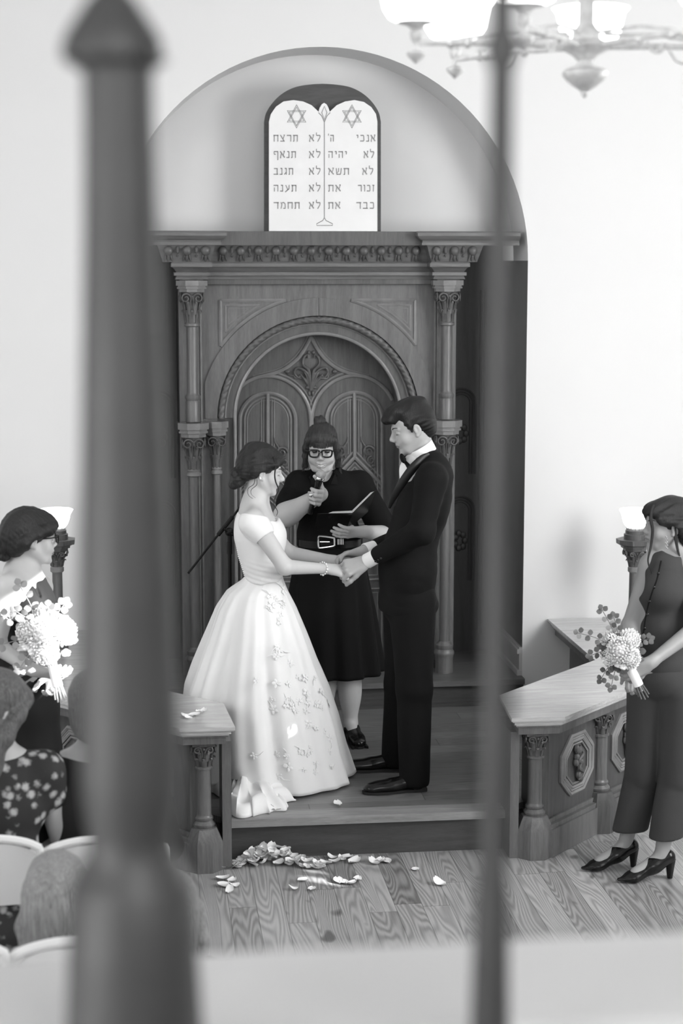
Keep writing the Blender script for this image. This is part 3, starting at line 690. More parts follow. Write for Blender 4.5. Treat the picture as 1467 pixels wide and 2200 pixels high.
# ------------------------------------------------------------------ column lamps
def lamp(px, label, YL, flip=1):
    base = at(px, 1150, YL); cx = base[0]; zz = lambda y: at(px, y, YL)[2]
    t = thing('column_lamp', label, 'lamp', (cx, YL, RZ), 'lamps on the rails')
    m = MB(); m.lathe([(.05, RZ), (.05, RZ+.03), (.036, RZ+.05), (.027, RZ+.07), (.026, zz(1228))], (cx, YL, 0), 20); obj('column', m, M['rail'], t, 40)
    m = MB(); m.lathe([(.027, zz(1230)), (.035, zz(1227)), (.035, zz(1219)), (.028, zz(1216)), (.030, zz(1213))], (cx, YL, 0), 20); obj('collar', m, M['moulding'], t)
    obj('capital', capital_mb((cx, YL), zz(1216), zz(1182), .029, .055), M['arkcarve'], t, 50)
    m = MB()
    for r, a, b in ((.062, 1182, 1176), (.075, 1176, 1170), (.10, 1168, 1158), (.085, 1170, 1168)): m.lathe([(r, zz(a)), (r*1.02, zz(b))], (cx, YL, 0), 8, rot=PI/8)
    obj('abacus', m, M['arkdark'], t, 30)
    m = MB(); m.lathe([(.06, zz(1158)), (.06, zz(1147)), (.052, zz(1146)), (.052, zz(1139)), (.045, zz(1137))], (cx, YL, 0), 24); obj('drum', m, M['arkdark'], t, 35)
    m = MB(); m.lathe([(.044, zz(1137)), (.046, zz(1133)), (.040, zz(1132))], (cx, YL, 0), 24)
    for k in range(14): a = k*2*PI/14; m.ell((cx+.045*math.cos(a), YL+.045*math.sin(a), zz(1134)), (.006,)*3, 6, 5)
    obj('gallery', m, M['brass'], t)
    m = MB(); pr = [(.03, zz(1136)), (.045, zz(1134)), (.060, zz(1126)), (.070, zz(1115)), (.074, zz(1106)), (.082, zz(1099)), (.088, zz(1095)), (.085, zz(1094)), (.070, zz(1104)), (.055, zz(1124)), (.02, zz(1133))]
    P = [[((r*(1+.02*math.cos(8*a)*(r > .08)))*math.cos(a)+cx, r*(1+.02*math.cos(8*a)*(r > .08))*math.sin(a)+YL, z) for a in np.arange(48)*2*PI/48] for r, z in pr]
    m.grid(P, wrap_v=True); obj('lamp_shade', m, M['glass'], t, 60)
lamp(1364, 'carved column lamp with a glowing glass bowl behind the woman in the dark vest', 9.1)
lamp(121, 'carved column lamp with a glowing glass bowl beside the woman with glasses', 9.1)
# ------------------------------------------------------------------ chandelier
CY = 4.3; cc = at(1258, 100, CY); cz = lambda y: at(1258, y, CY)[2]; cx = cc[0]; sp_ = CY*1.02/FPX
ch = thing('chandelier', 'ornate pale metal chandelier with glowing glass globes, hanging top right', 'chandelier', (cx, CY, cz(100)))
m = MB(); R_ = lambda p: p*sp_
m.lathe([(R_(3), cz(210)), (R_(8), cz(203)), (R_(8), cz(198)), (R_(14), cz(192)), (R_(24), cz(186)), (R_(40), cz(172)), (R_(48), cz(162)), (R_(48), cz(155)), (R_(40), cz(148)), (R_(20), cz(142)), (R_(16), cz(132)), (R_(26), cz(120)), (R_(46), cz(108)), (R_(52), cz(100)), (R_(46), cz(92)), (R_(30), cz(84)), (R_(28), cz(66)), (R_(22), cz(60)), (R_(16), cz(50)), (R_(14), cz(-200)), (R_(14), cz(-900))], (cx, CY, 0), 24)
obj('stem', m, M['brass'], ch, 40)
for ang, rr in ((184, 365), (236, 350), (300, 345), (2, 360), (74, 340), (131, 350)):
    a = math.radians(ang); d = V(math.cos(a), math.sin(a), 0); L = rr*sp_; tip = V(cx, CY, cz(100))+d*L
    m = MB(); b = V(cx, CY, cz(100))
    m.tube([b+d*R_(40), b+d*L*.5+V(0, 0, .004), tip], R_(6.5), 8); m.tube([b+d*R_(40)+V(0, 0, .03), b+d*L*.45+V(0, 0, .03), b+d*L*.75+V(0, 0, .01)], R_(4), 8)
    m.tube(spline([b+d*L*.5, b+d*L*.55+V(0, 0, -.03), b+d*L*.62+V(0, 0, -.035), b+d*L*.63+V(0, 0, -.015)], 4), R_(3), 6)
    for q in (.45, .7, .8): m.ell(b+d*L*q, (R_(10),)*3, 10, 6)
    arm = obj('arm', m, M['brass'], ch)
    m = MB(); T_ = tip[2]
    m.lathe([(R_(2), T_-R_(42)), (R_(8), T_-R_(36)), (R_(18), T_-R_(28)), (R_(20), T_-R_(20)), (R_(12), T_-R_(16)), (R_(6), T_-R_(12)), (R_(6), T_), (R_(10), T_+R_(4)), (R_(14), T_+R_(18)), (R_(9), T_+R_(26)), (R_(18), T_+R_(34)), (R_(40), T_+R_(40)), (R_(36), T_+R_(42))], (tip[0], tip[1], 0), 16); obj('gas_cup', m, M['brass'], arm, 50)
    m = MB(); z0 = T_+R_(40)
    m.lathe([(R_(38), z0), (R_(56), z0+R_(8)), (R_(68), z0+R_(26)), (R_(73), z0+R_(50)), (R_(78), z0+R_(72)), (R_(88), z0+R_(84)), (R_(84), z0+R_(85)), (R_(68), z0+R_(56)), (R_(44), z0+R_(12))], (tip[0], tip[1], 0), 28); obj('glass_globe', m, M['glass'], arm, 60)
# ------------------------------------------------------------------ gallery in the foreground
struct('floor_gallery', MB().box((-1.6, -1.5, 1.40), (2.4, 1.62, 1.45)), M['slate'])
YP = 1.35
sP = YP*1.0/FPX
def postz(px, y): return at(px, y, YP)[2]
prof_px = [(-60, 6), (-30, 22), (0, 50), (40, 74), (70, 92), (95, 103), (128, 103), (140, 88), (150, 72), (250, 72), (500, 77), (750, 85), (1100, 96), (1400, 104), (1650, 108), (1750, 100), (1790, 92), (1830, 92), (1870, 118), (1900, 134), (2050, 142), (2200, 150), (2300, 155)]
def cxp(y): return np.interp(y, [0, 750, 1400, 2200], [243, 256, 271, 295])
bx = at(270, 1100, YP)
npst = thing('newel_post', 'thick dark tapering newel post with a pointed knob, out of focus at left', 'post', (bx[0], YP, 1.45))
pr = [(.15*1.06, 1.55), (.15*1.06*0.30, 1.60)]
pr = [(.06, 1.451), (.045, postz(270, 2400))]+[(r*sP*1.02, postz(270, y)) for y, r in prof_px[::-1]]
m = MB(); m.lathe([p for p in pr if p[1] < postz(270, 125)], (bx[0], YP, 0), 32); obj('shaft', m, M['post'], npst, 50)
m = MB(); m.lathe([p for p in pr if p[1] >= postz(270, 165)], (bx[0]-.004, YP, 0), 32); obj('knob', m, M['post'], npst, 50)
rx = at(1066, 1100, YP)
m = MB(); rp = [(-400, 22), (60, 25), (90, 36), (120, 36), (150, 25), (600, 28), (1000, 30), (1500, 29), (1850, 31), (1960, 40), (2040, 42), (2200, 46), (2400, 46)]
m.lathe([(.025, 1.451)]+[(r*sP, postz(1060, y)) for y, r in rp[::-1]], (rx[0], YP, 0), 20)
o = obj('baluster', m, M['post'], None, 50); tag(o, 'slim dark turned baluster out of focus, right of the groom', 'baluster')
# parapet ledge
zl = atz(900, 2030, 2.2)
struct('trim_parapet', MB().box((-1.6, 1.43, 1.93), (2.4, 1.62, 2.01)), M['ledge'])
struct('wall_gallery', MB().box((-1.6, 1.46, 1.45), (2.4, 1.60, 1.93)), M['ledge'])
# ------------------------------------------------------------------ petals
def petal_mesh(kind):
    m = MB(); rows = []
    for i in range(9):
        u = i/8; row = []
        for j in range(9):
            v = (j/8-.5)*2; w_ = math.sqrt(max(.004, 1-(2*u*.97-.98)**2))*(.38+.12*u)
            row.append((v*w_*.034, (u-.5)*.040, .004*(v*v)+.004*kind*(u-.3)**2*4+.0012*math.sin(5*u+kind)))
        rows.append(row)
    P = np.array(rows); m.grid(P); m.grid((P+np.array([0, 0, .0012]))[::-1]); return m
pet0 = [obj('petal', petal_mesh(k), M['petal']) for k in (0.4, 1.0, 1.8)]
pl_ = []
def pet(x, y, zsurf, rise=0.0, tilt=.13): pl_.append((x, y, zsurf+.004+rise, tilt))
rp_ = random.Random(3)
for i in range(92):
    t_ = rp_.gauss(.5, .30); t_ = min(1.02, max(-.02, t_)); px = 445+t_*235; hgt = max(0, 1-((px-585)/85)**2)
    py = 1862-rp_.random()*14*(.5+hgt)-hgt*3-4; x, y, _ = atz(px, py+10-hgt*3, 0); y = min(y, 7.585); pet(x, y, 0, hgt*rp_.random()*.06+.004*rp_.random(), .25+hgt*.45)
for px, py in ((478, 1890), (497, 1895), (482, 1905), (503, 1906), (493, 1917), (650, 1893), (727, 1895), (740, 1898), (755, 1900), (768, 1891), (670, 1912), (630, 1912), (700, 1857), (720, 1854), (735, 1848), (745, 1843), (760, 1853), (712, 1840), (805, 1857), (818, 1852), (832, 1853), (892, 1870), (945, 1901), (690, 1862)): p = atz(px, py, 0); pet(p[0], min(p[1], 7.585), 0)
for px, py in ((590, 1739), (596, 1742), (726, 1731)): p = atz(px, py, PLZ); pet(p[0], p[1], PLZ+.002)
for px, py in ((399, 1541), (408, 1540), (418, 1538), (428, 1532), (436, 1531), (405, 1545)): p = atz(px, py, RZ); pet(p[0], p[1], RZ)
for i, (x, y, z, ti) in enumerate(pl_):
    o = pet0[i] if i < 3 else pet0[rp_.randrange(3)].copy()
    if i >= 3: COL.objects.link(o)
    o.location = (x, y, z); o.rotation_euler = (rp_.uniform(-ti, ti), rp_.uniform(-ti, ti), rp_.uniform(0, 6.28)); s_ = rp_.uniform(1.0, 1.65); o.scale = (s_, s_, s_)
    on = z > RZ; st = (not on) and z > PLZ and i >= 92
    if on: tag(o, 'white rose petal lying on the left altar rail top', 'petal', 'petals on the left rail')
    elif st: tag(o, 'white rose petal lying on the platform boards', 'petal', 'petals on the platform')
    elif i < 92: tag(o, 'white rose petal in the heap against the step', 'petal', 'petals heaped against the step')
    elif abs(x-atz(945, 1901, 0)[0]) < .004: tag(o, 'lone white rose petal on the floorboards, farthest right of all the scattered petals', 'petal')
    elif abs(x-atz(892, 1870, 0)[0]) < .004: tag(o, 'lone pale rose petal on the floorboards, second farthest right of the scattered petals', 'petal')
    elif abs(x-atz(630, 1912, 0)[0]) < .004: tag(o, 'tilted rose petal on bare floorboards below the heap, left of the sun patch', 'petal')
    else: tag(o, 'white rose petal scattered on the floorboards before the step', 'petal', 'petals scattered on the floorboards')
# ------------------------------------------------------------------ microphone stand
ms = thing('microphone_stand', 'black boom microphone stand behind the bride', 'microphone stand', (at(493, 1200, 9.0)[0], 9.0, PLZ))
Ym = 9.0; g = lambda x, y: at(x, y, Ym)
m = MB(); b = g(493, 1200); m.tube([(b[0], Ym, PLZ+.02), (b[0], Ym, g(493, 1180)[2])], .011, 10); m.tube([(b[0], Ym, g(493, 1190)[2]), (b[0], Ym, g(493, 1165)[2])], .015, 10); obj('pole', m, M['blackl'], ms)
m = MB(); m.lathe([(.13, PLZ), (.13, PLZ+.012), (.03, PLZ+.03), (.012, PLZ+.04)], (b[0], Ym, 0), 24); obj('base', m, M['blackl'], ms, 40)
m = MB(); m.tube([g(404, 1232), g(470, 1147)], .006, 8); m.tube([g(468, 1150), g(500, 1110)], .011, 8); m.tube([g(500, 1110), g(556, 1036)], .006, 8); obj('boom', m, M['blackl'], ms)
m = MB(); m.ell(g(493, 1143), (.024, .02, .024), 12, 8); m.tube([g(493, 1150), g(493, 1172)], .013, 10); m.tube([g(493, 1143)+V(-.03, -.01, .02), g(493, 1143)+V(.03, -.01, -.02)], .008, 8); obj('clutch', m, M['blackl'], ms)
# ------------------------------------------------------------------ smooth bodies: blended solids polygonised on a grid
def rotm(ax, ang):
    return np.array(Matrix.Rotation(ang, 3, Vector(ax)))
def frame(f, u=(0, 0, 1)):                       # columns: right, forward, up
    f = unit(f); r = unit(np.cross(f, u)); return np.stack([r, f, np.cross(r, f)], 1)
class Sol:
    def __init__(s): s.p = []
    def ell(s, c, r, R=None, k=.02, sub=False):
        s.p.append(('e', np.asarray(c, float), np.asarray(r, float), None if R is None else np.asarray(R, float), k, sub)); return s
    def cap(s, a, b, ra, rb, k=.02, sub=False, n=None, fl=1.0):
        s.p.append(('c', np.asarray(a, float), np.asarray(b, float), (ra, rb), k, sub, None if n is None else unit(n), fl)); return s
    def chain(s, pts, rs, k=.02, n=None, fl=1.0):
        for i in range(len(pts)-1): s.cap(pts[i], pts[i+1], rs[i], rs[i+1], k, n=n, fl=fl)
        return s
    def plane(s, c, n, k=.004): s.p.append(('p', np.asarray(c, float), unit(n), None, k, True)); return s   # keep the side opposite to n
    def bbox(s, pad):
        lo = np.full(3, 9e9); hi = -lo
        for q in s.p:
            if q[0] == 'p' or q[5]: continue
            l, h = s._bb(q); lo = np.minimum(lo, l); hi = np.maximum(hi, h)
        return lo-pad, hi+pad
    def _bb(s, q):
        if q[0] == 'e':
            if q[3] is None: return q[1]-q[2], q[1]+q[2]
            e = np.sqrt(((q[3]*q[2][None, :])**2).sum(1)); return q[1]-e, q[1]+e
        r = max(q[3])*max(1, q[7]); return np.minimum(q[1], q[2])-r, np.maximum(q[1], q[2])+r
    def field(s, lo, hi, h, warp=None):
        n = np.maximum(2, np.ceil((hi-lo)/h).astype(int)+1); D = np.full(n, .5, np.float32)
        ax = [lo[i]+h*np.arange(n[i]) for i in range(3)]
        for q in s.p:
            if q[0] == 'p':
                d = -((ax[0]-q[1][0])[:, None, None]*q[2][0]+(ax[1]-q[1][1])[None, :, None]*q[2][1]+(ax[2]-q[1][2])[None, None, :]*q[2][2])
                sl = (slice(None),)*3
            else:
                l, hh = s._bb(q); pad = q[4]+4*h+.012
                i0 = np.clip(np.floor((l-pad-lo)/h).astype(int), 0, n); i1 = np.clip(np.ceil((hh+pad-lo)/h).astype(int)+1, 0, n)
                if (i1 <= i0).any(): continue
                sl = tuple(slice(a, b) for a, b in zip(i0, i1))
                X = np.stack(np.meshgrid(*[ax[i][sl[i]] for i in range(3)], indexing='ij'), -1)
                if warp is not None: X = warp(X)
                if q[0] == 'e':
                    p = X-q[1]
                    if q[3] is not None: p = p@q[3]
                    k0 = np.sqrt(((p/q[2])**2).sum(-1)); k1 = np.sqrt(((p/q[2]**2)**2).sum(-1))+1e-9; d = k0*(k0-1)/k1
                else:
                    a, b = q[1], q[2]; ab = b-a; p = X-a; t = np.clip((p@ab)/max(ab@ab, 1e-12), 0, 1); o = p-t[..., None]*ab
                    if q[6] is not None: o = o+(o@q[6])[..., None]*q[6]*(1/q[7]-1)
                    d = (np.sqrt((o*o).sum(-1))-(q[3][0]+(q[3][1]-q[3][0])*t))
                    if q[6] is not None: d = d*min(1, q[7])
            k = max(q[4], 1e-4); E = D[sl]
            if q[5]:
                a_ = E; b_ = -d; hh_ = np.maximum(k-np.abs(a_-b_), 0)/k; D[sl] = np.maximum(a_, b_)+hh_*hh_*k*.25
            else:
                hh_ = np.maximum(k-np.abs(E-d), 0)/k; D[sl] = np.minimum(E, d)-hh_*hh_*k*.25
        return D, ax
    def mesh(s, lo, hi, h, disp=None):
        D, ax = s.field(lo, hi, h)
        if disp is not None:
            near = np.abs(D) < .03; ii = np.nonzero(near); P = np.stack([ax[i][ii[i]] for i in range(3)], -1); D[near] += disp(P).astype(np.float32)
        return nets(D, lo, h)
def nets(D, lo, h):
    n = D.shape; S = D < 0
    # cells with a sign change
    c = np.zeros(tuple(k-1 for k in n), np.uint8)
    for i in (0, 1):
        for j in (0, 1):
            for k in (0, 1): c += S[i:n[0]-1+i, j:n[1]-1+j, k:n[2]-1+k]
    act = (c > 0) & (c < 8); I = np.argwhere(act)
    if not len(I): return np.zeros((0, 3)), np.zeros((0, 4), int)
    idx = np.full(act.shape, -1, np.int32); idx[act] = np.arange(len(I))
    acc = np.zeros((len(I), 3)); cnt = np.zeros(len(I)); cor = [(i, j, k) for i in (0, 1) for j in (0, 1) for k in (0, 1)]
    for a in cor:
        for ax_ in range(3):
            if a[ax_]: continue
            b = list(a); b[ax_] = 1
            da = D[I[:, 0]+a[0], I[:, 1]+a[1], I[:, 2]+a[2]]; db = D[I[:, 0]+b[0], I[:, 1]+b[1], I[:, 2]+b[2]]
            mk = (da < 0) != (db < 0); t = np.zeros(len(I)); t[mk] = da[mk]/(da[mk]-db[mk])
            p = np.tile(np.array(a, float), (len(I), 1)); p[:, ax_] = t; acc[mk] += p[mk]; cnt[mk] += 1
    Vv = lo+(I+acc/cnt[:, None])*h; F = []
    for ax_ in range(3):
        o1, o2 = [(1, 2), (2, 0), (0, 1)][ax_]
        a = [slice(None)]*3; b = [slice(None)]*3
        a[ax_] = slice(0, n[ax_]-1); b[ax_] = slice(1, n[ax_])
        for o in (o1, o2): a[o] = slice(1, n[o]-1); b[o] = slice(1, n[o]-1)
        sa, sb = S[tuple(a)], S[tuple(b)]; E = np.argwhere(sa != sb); flip = sa[sa != sb]
        for o in (o1, o2): E[:, o] += 1
        def g(d1, d2):
            q = E.copy(); q[:, o1] -= d1; q[:, o2] -= d2; return idx[q[:, 0], q[:, 1], q[:, 2]]
        q = np.stack([g(1, 1), g(0, 1), g(0, 0), g(1, 0)], 1); q[~flip] = q[~flip][:, ::-1]; F.append(q)
    return Vv, np.concatenate(F)
def solid(name, sol, h, mats, parent, fine=(), paint=None, disp=None, sharp=180, relax=1):
    lo, hi = sol.bbox(.012); VV = []; FF = []; n = 0
    jobs = [(lo, hi, h, True)]+[(np.asarray(a, float), np.asarray(b, float), hf, False) for a, b, hf in fine]
    for a, b, hh, coarse in jobs:
        a2 = np.maximum(a, lo) if not coarse else a; b2 = np.minimum(b, hi) if not coarse else b
        v, f = sol.mesh(a2, b2, hh, disp)
        if not len(v): continue
        if coarse and len(fine):
            c = v[f].mean(1); keep = np.ones(len(f), bool)
            for a_, b_, _ in fine: keep &= ~((c > np.asarray(a_)+h*.7) & (c < np.asarray(b_)-h*.7)).all(1)
            f = f[keep]
        VV.append(v); FF.append(f+n); n += len(v)
    v = np.concatenate(VV); f = np.concatenate(FF); used = np.unique(f); mp = np.full(len(v), -1); mp[used] = np.arange(len(used)); v = v[used]; f = mp[f]
    mi = None
    if paint is not None: mi = paint(v[f].mean(1)).astype(np.int32)
    return obj(name, (v, f, mi), mats, parent, sharp)
_wv = rng.normal(size=(14, 3)); _ph = rng.uniform(0, 6.28, 14)
def wrinkle(amp, sc=(9, 9, 9), n=8, seed=0):
    w_ = _wv[(np.arange(n)+seed) % 14]*np.asarray(sc, float); ph = _ph[(np.arange(n)+seed) % 14]
    def f(P): 
        a = np.sin(P@w_.T+ph); return amp*(1-np.abs(a)).mean(1)*2-amp
    return f
def hand(sol, wrist, d, n, side, curls, sc=1.0, thumb=(.55, .7, .35), tcurl=.5, spread=.06, k=.008):
    """palm normal n (palm side), d wrist->knuckles; side=+1: thumb towards cross(d,n)"""
    d = unit(d); n = unit(n-np.dot(n, d)*d); s = np.cross(d, n)*side; w_ = np.asarray(wrist, float); tips = []
    sol.cap(w_-d*.01*sc, w_+d*.03*sc, .024*sc, .027*sc, .02, n=n, fl=.72)
    for q in (-1.5, -.5, .5, 1.5): sol.cap(w_+d*.015*sc+s*q*.010*sc, w_+d*(.088-abs(q-.5)*.004)*sc+s*q*.0195*sc, .015*sc, .0115*sc, .012, n=n, fl=.95)
    L = {1.5: .072, .5: .080, -.5: .074, -1.5: .058}
    for j, q in enumerate((1.5, .5, -.5, -1.5)):
        p = w_+d*(.088-abs(q-.5)*.004)*sc+s*q*.0195*sc; a = 0; dd = unit(d+s*q*spread); rr = (.0100, .0092, .0085, .0072) if q > -1.5 else (.0088, .008, .0074, .0065)
        cu = curls[j] if isinstance(curls[0], (list, tuple)) else curls
        for i, fr in enumerate((.45, .31, .24)):
            a += cu[i]; e = p+(dd*math.cos(a)+n*math.sin(a))*L[q]*fr*sc; sol.cap(p, e, rr[i]*sc, rr[i+1]*sc, k*.7); p = e
        tips.append(p)
    p = w_+d*.022*sc+s*.022*sc+n*.004*sc; td = unit(d*thumb[0]+s*thumb[1]+n*thumb[2]); m1 = p+td*.042*sc
    sol.cap(p, m1, .0165*sc, .0115*sc, .012); td2 = unit(td*(1-tcurl)+(d*.8+n*.6)*tcurl); m2 = m1+td2*.033*sc; sol.cap(m1, m2, .0115*sc, .010*sc, k)
    m3 = m2+unit(td2*.8+n*.3+d*.2)*.026*sc; sol.cap(m2, m3, .0102*sc, .008*sc, k); tips.append(m3)
    return tips
def head(sol, c, R, sc=1.0, neck=None, jaw=1.0, fat=0.0, nose=1.0, smile=0.0, nr=(.050, .055)):
    c = np.asarray(c, float); X = lambda x, y, z: c+R@(np.array([x, y, z])*sc)
    def E(p, r, k=.02, sub=False, Rl=None): sol.ell(X(*p), np.asarray(r)*sc, R if Rl is None else R@Rl, k*sc, sub)
    def C_(a, b, ra, rb, k=.02, sub=False): sol.cap(X(*a), X(*b), ra*sc, rb*sc, k*sc, sub)
    E((0, -.014, .038), (.073, .094, .084)); E((0, .030, -.018), (.059+fat, .058, .078), .03); E((0, .042, .040), (.056, .040, .048), .03)
    for q in (-1, 1):
        C_((q*(.052+fat), .000, -.045), (q*(.030+fat*.6), .052, -.094), .020+fat*.4, .017*jaw, .03)
        E((q*(.036+fat*.6), .060, -.036), (.022, .020, .024), .025)
        C_((q*.012, .088, .020), (q*.042, .074, .018), .009, .007, .014)
    E((0, .046, -.088), (.036*jaw, .036, .026), .025); E((0, .078, -.105), (.016*jaw, .014, .014), .02)
    E((0, .050, -.062), (.034, .038, .034), .02)
    for q in (-1, 1): E((q*.032, .098, .000), (.017, .012, .0105), .014, True); E((q*.032, .0765, -.001), (.0130, .0125, .0120), .004)
    for q in (-1, 1): E((q*.020, .074, -.046), (.018, .018, .018), .02)
    C_((0, .086, .014), (0, .102*nose, -.021), .0072, .0095, .016); E((0, .105*nose, -.029), (.0085, .0092, .0080), .012); C_((0, .092*nose, -.030), (0, .090, -.050), .010, .007, .012)
    for q in (-1, 1): E((q*.0105, .096*nose, -.034), (.0062, .0085, .0060), .010)
    if smile == 0:
        E((0, .092, -.059), (.023, .0105, .0052), .008); E((0, .091, -.0700), (.019, .0105, .0060), .008); E((0, .104, -.0645), (.024, .012, .0012), .002, True)
    else:
        for q in (-1, 1):
            C_((0, .094, -.0615), (q*.016, .091, -.0600), .0060, .0056, .006); C_((q*.016, .091, -.0600), (q*.030, .080, -.0530), .0056, .0040, .006)
            C_((0, .092, -.0790), (q*.015, .089, -.0755), .0064, .0058, .006); C_((q*.015, .089, -.0755), (q*.030, .079, -.0545), .0058, .0040, .006)
            E((q*.038, .064, -.040), (.022, .022, .020), .02)
    for q in (-1, 1):
        Rq = rotm((0, 1, 0), q*.12)@rotm((1, 0, 0), -.2); E((q*.0775, -.008, -.008), (.0075, .018, .031), .005, False, Rq); E((q*.087, -.004, -.004), (.0065, .0095, .018), .004, True, Rq); E((q*.0765, .000, -.034), (.006, .008, .009), .006)
    if neck is not None:
        sol.cap(X(0, -.022, -.055), neck, nr[0], nr[1], .03); sol.cap(X(0, .008, -.080), np.asarray(neck)+(R@np.array([0, .012, 0])), .028, .035, .02)
    return X
def facepaint(c, R, sc, lips=True, smile=0.0):
    c = np.asarray(c, float)
    def f(P):
        q = (P-c)@R/sc; mi = np.zeros(len(P), np.int32)
        if lips: mi[(q[:, 1] > .072) & (np.abs(q[:, 0]) < .024+smile*.8) & (np.abs(q[:, 2]+.065) < .0115*(1-(q[:, 0]/(.026+smile))**2*.75)) ] = 1
        return mi
    return f
def strands(m, paths, r=.0018, n=8):
    for p in paths: sp = spline(p, n); k = len(sp); m.tube(sp, np.interp(np.linspace(0, 1, k), [0, .3, 1], [r, r*1.1, r*.35]), 5)
def box3(c, r): c = np.asarray(c, float); return (c-np.asarray(r), c+np.asarray(r))
def PITCH(f, a): return frame(unit(unit(np.array([f[0], f[1], 0]))*math.cos(a)+np.array([0, 0, -math.sin(a)])))
def shoe(par, heel, d, L=.29, w_=.046, h_=.075, mat=None, name='shoe', heelh=.018):
    d = unit(V(d[0], d[1], 0)); p = heel; s_ = Sol(); u = V(0, 0, 1); R_2 = frame(d)
    s_.ell(p+d*.035+u*.045, (w_*.82, .045, .05), R_2, .02); s_.cap(p+d*.06+u*.05, p+d*.15+u*.035, .042, .034, .03, n=u, fl=.9); s_.ell(p+d*(L*.66)+u*.030, (w_, L*.26, .030), R_2, .03); s_.ell(p+d*(L*.85)+u*.024, (w_*.86, L*.14, .022), R_2, .02)
    s_.ell(p+d*.035+u*.10, (.030, .034, .03), R_2, .01, True); s_.plane(p+u*.012, V(0, 0, -1), .003)
    sh = solid(name, s_, .004, mat or M['blackl'], par)
    m = MB(); out_ = [(-.005, .030), (.03, .036), (.10, .034), (.19, w_*1.04), (.24, w_*.98), (L-.015, w_*.6), (L+.002, .012)]
    pol = [p+d*a+np.cross(u, d)*b_ for a, b_ in out_]+[p+d*a-np.cross(u, d)*b_ for a, b_ in out_[::-1]]
    m.prism([(q[0], q[1]) for q in pol], p[2]+.002, p[2]+.014); m.prism([(q[0], q[1]) for q in [p+d*a+np.cross(u, d)*b_ for a, b_ in ((-.004, -.03), (.06, -.034), (.06, .034), (-.004, .03))]][::1], p[2]+.001, p[2]+.02)
    obj('sole', m, M['dark'], sh, recalc=True); return sh
def locks(c, R, amp=.003, fr=150, fr2=40):
    def f(P):
        q = (P-c)@R; a = np.arctan2(q[:, 0], q[:, 2]+.02); return amp*np.sin(fr*.16*a+fr2*.3*q[:, 1]+2*np.sin(12*q[:, 1]))*.5*np.clip(1.6-np.sqrt((q**2).sum(1))*8, 0, 1)+amp*.7*np.sin(fr*q[:, 0]+25*q[:, 2]+fr2*q[:, 1])
    return f
def facebits(c, R, sc, par, lash=True, brow=True, off=0.0):
    X = lambda x, y, z: np.asarray(c)+R@(np.array([x, y, z])*sc)
    for q in (-1, 1):
        if brow: sp = spline([X(q*.014, .0975+off, .0215), X(q*.026, .0945+off, .0265), X(q*.040, .0855+off, .0275), X(q*.051, .073+off, .0225)], 4); obj('eyebrow', MB().tube(sp, np.interp(np.linspace(0, 1, len(sp)), [0, .3, 1], [.0028, .0032, .0012])*sc, 6), M['brow'], par)
        if lash: sp = spline([X(q*.019, .0855, -.004), X(q*.027, .0890, -.0072), X(q*.036, .0888, -.0072), X(q*.046, .0830, -.004)], 4); obj('eyelashes', MB().tube(sp, .0013*sc, 5), M['brow'], par)
# ------------------------------------------------------------------ groom
GY = 8.12
G = lambda x, y, d=0.0: at(x, y, GY+d)
gp = thing('person', 'man in a black tuxedo and bow tie holding hands with the bride', 'person', (G(890, 1600)[0], GY, PLZ))
Rg = PITCH((-1, -.06, 0), .30); hc = G(885, 918); hs = .97
b = Sol(); nb = G(914, 985)
XG = head(b, hc, Rg, hs, nb, jaw=1.12, nose=1.08, nr=(.050, .056))
# body under the clothes
chest = G(912, 1060); pel = G(880, 1255)
def torso(b, nb, chest, pel, wr, kk=1.0, side=V(0, 1, 0), dep=.105, wid=.16):
    fx = V(1, 0, 0)
    Rr = np.stack([fx, V(0, 1, 0), V(0, 0, 1)], 1)
    b.ell(chest, (dep, wid, .17), None, .04); b.ell((chest+pel)/2, (wr, wid*.8, .14), None, .05); b.ell(pel, (dep*1.02, wid*.95, .12), None, .05)
    return b
torso(b, nb, chest, pel, .095)
shN, shF = G(926, 1030, -.19), G(905, 1030, .17)
elN, wrN = G(905, 1140, -.24), G(786, 1207, -.085)
elF, wrF = G(885, 1150, .20), G(782, 1184, .06)
for sh, el, wr in ((shN, elN, wrN), (shF, elF, wrF)): b.cap(nb+V(0, 0, -.03), sh, .055, .05, .04); b.cap(sh, el, .048, .038, .03); b.cap(el, wr, .040, .027, .02)
hipN, hipF = G(885, 1290, -.09), G(872, 1290, .09)
anN, anF = atz(905, 1690, PLZ+.09), atz(862, 1650, PLZ+.09); anN = V(anN[0], 7.96, PLZ+.09); anF = V(anF[0], 8.30, PLZ+.09)
knN = G(890, 1480, -.14); knF = G(862, 1470, .12)
for h_, k_, a_ in ((hipN, knN, anN), (hipF, knF, anF)): b.cap(h_, k_, .08, .055, .03); b.cap(k_, a_, .055, .035, .02); b.cap(a_, a_+V(-.03, 0, -.04), .032, .026, .02)
tipsN = hand(b, wrN, V(-1, -.05, -.30), V(.05, .75, -.6), 1, [(.75, .75, .5), (.8, .8, .5), (.85, .8, .5), (.9, .8, .5)], 1.12, thumb=(.8, .35, .35), tcurl=.4)
tipsF = hand(b, wrF, V(-1, -.05, -.10), V(0, -.25, -1), -1, [(.35, .5, .4)]*4, 1.0, thumb=(.8, .5, .1))
fine = [(*box3(hc+V(-.01, 0, -.04), (.15, .12, .20)), .0026), (*box3(G(745, 1208, -.02), (.115, .16, .09)), .0026)]
solid('body', b, .007, [M['skin_g'], M['lip_'], M['brow']], gp, fine, facepaint(hc, Rg, hs))
facebits(hc, Rg, hs, gp)
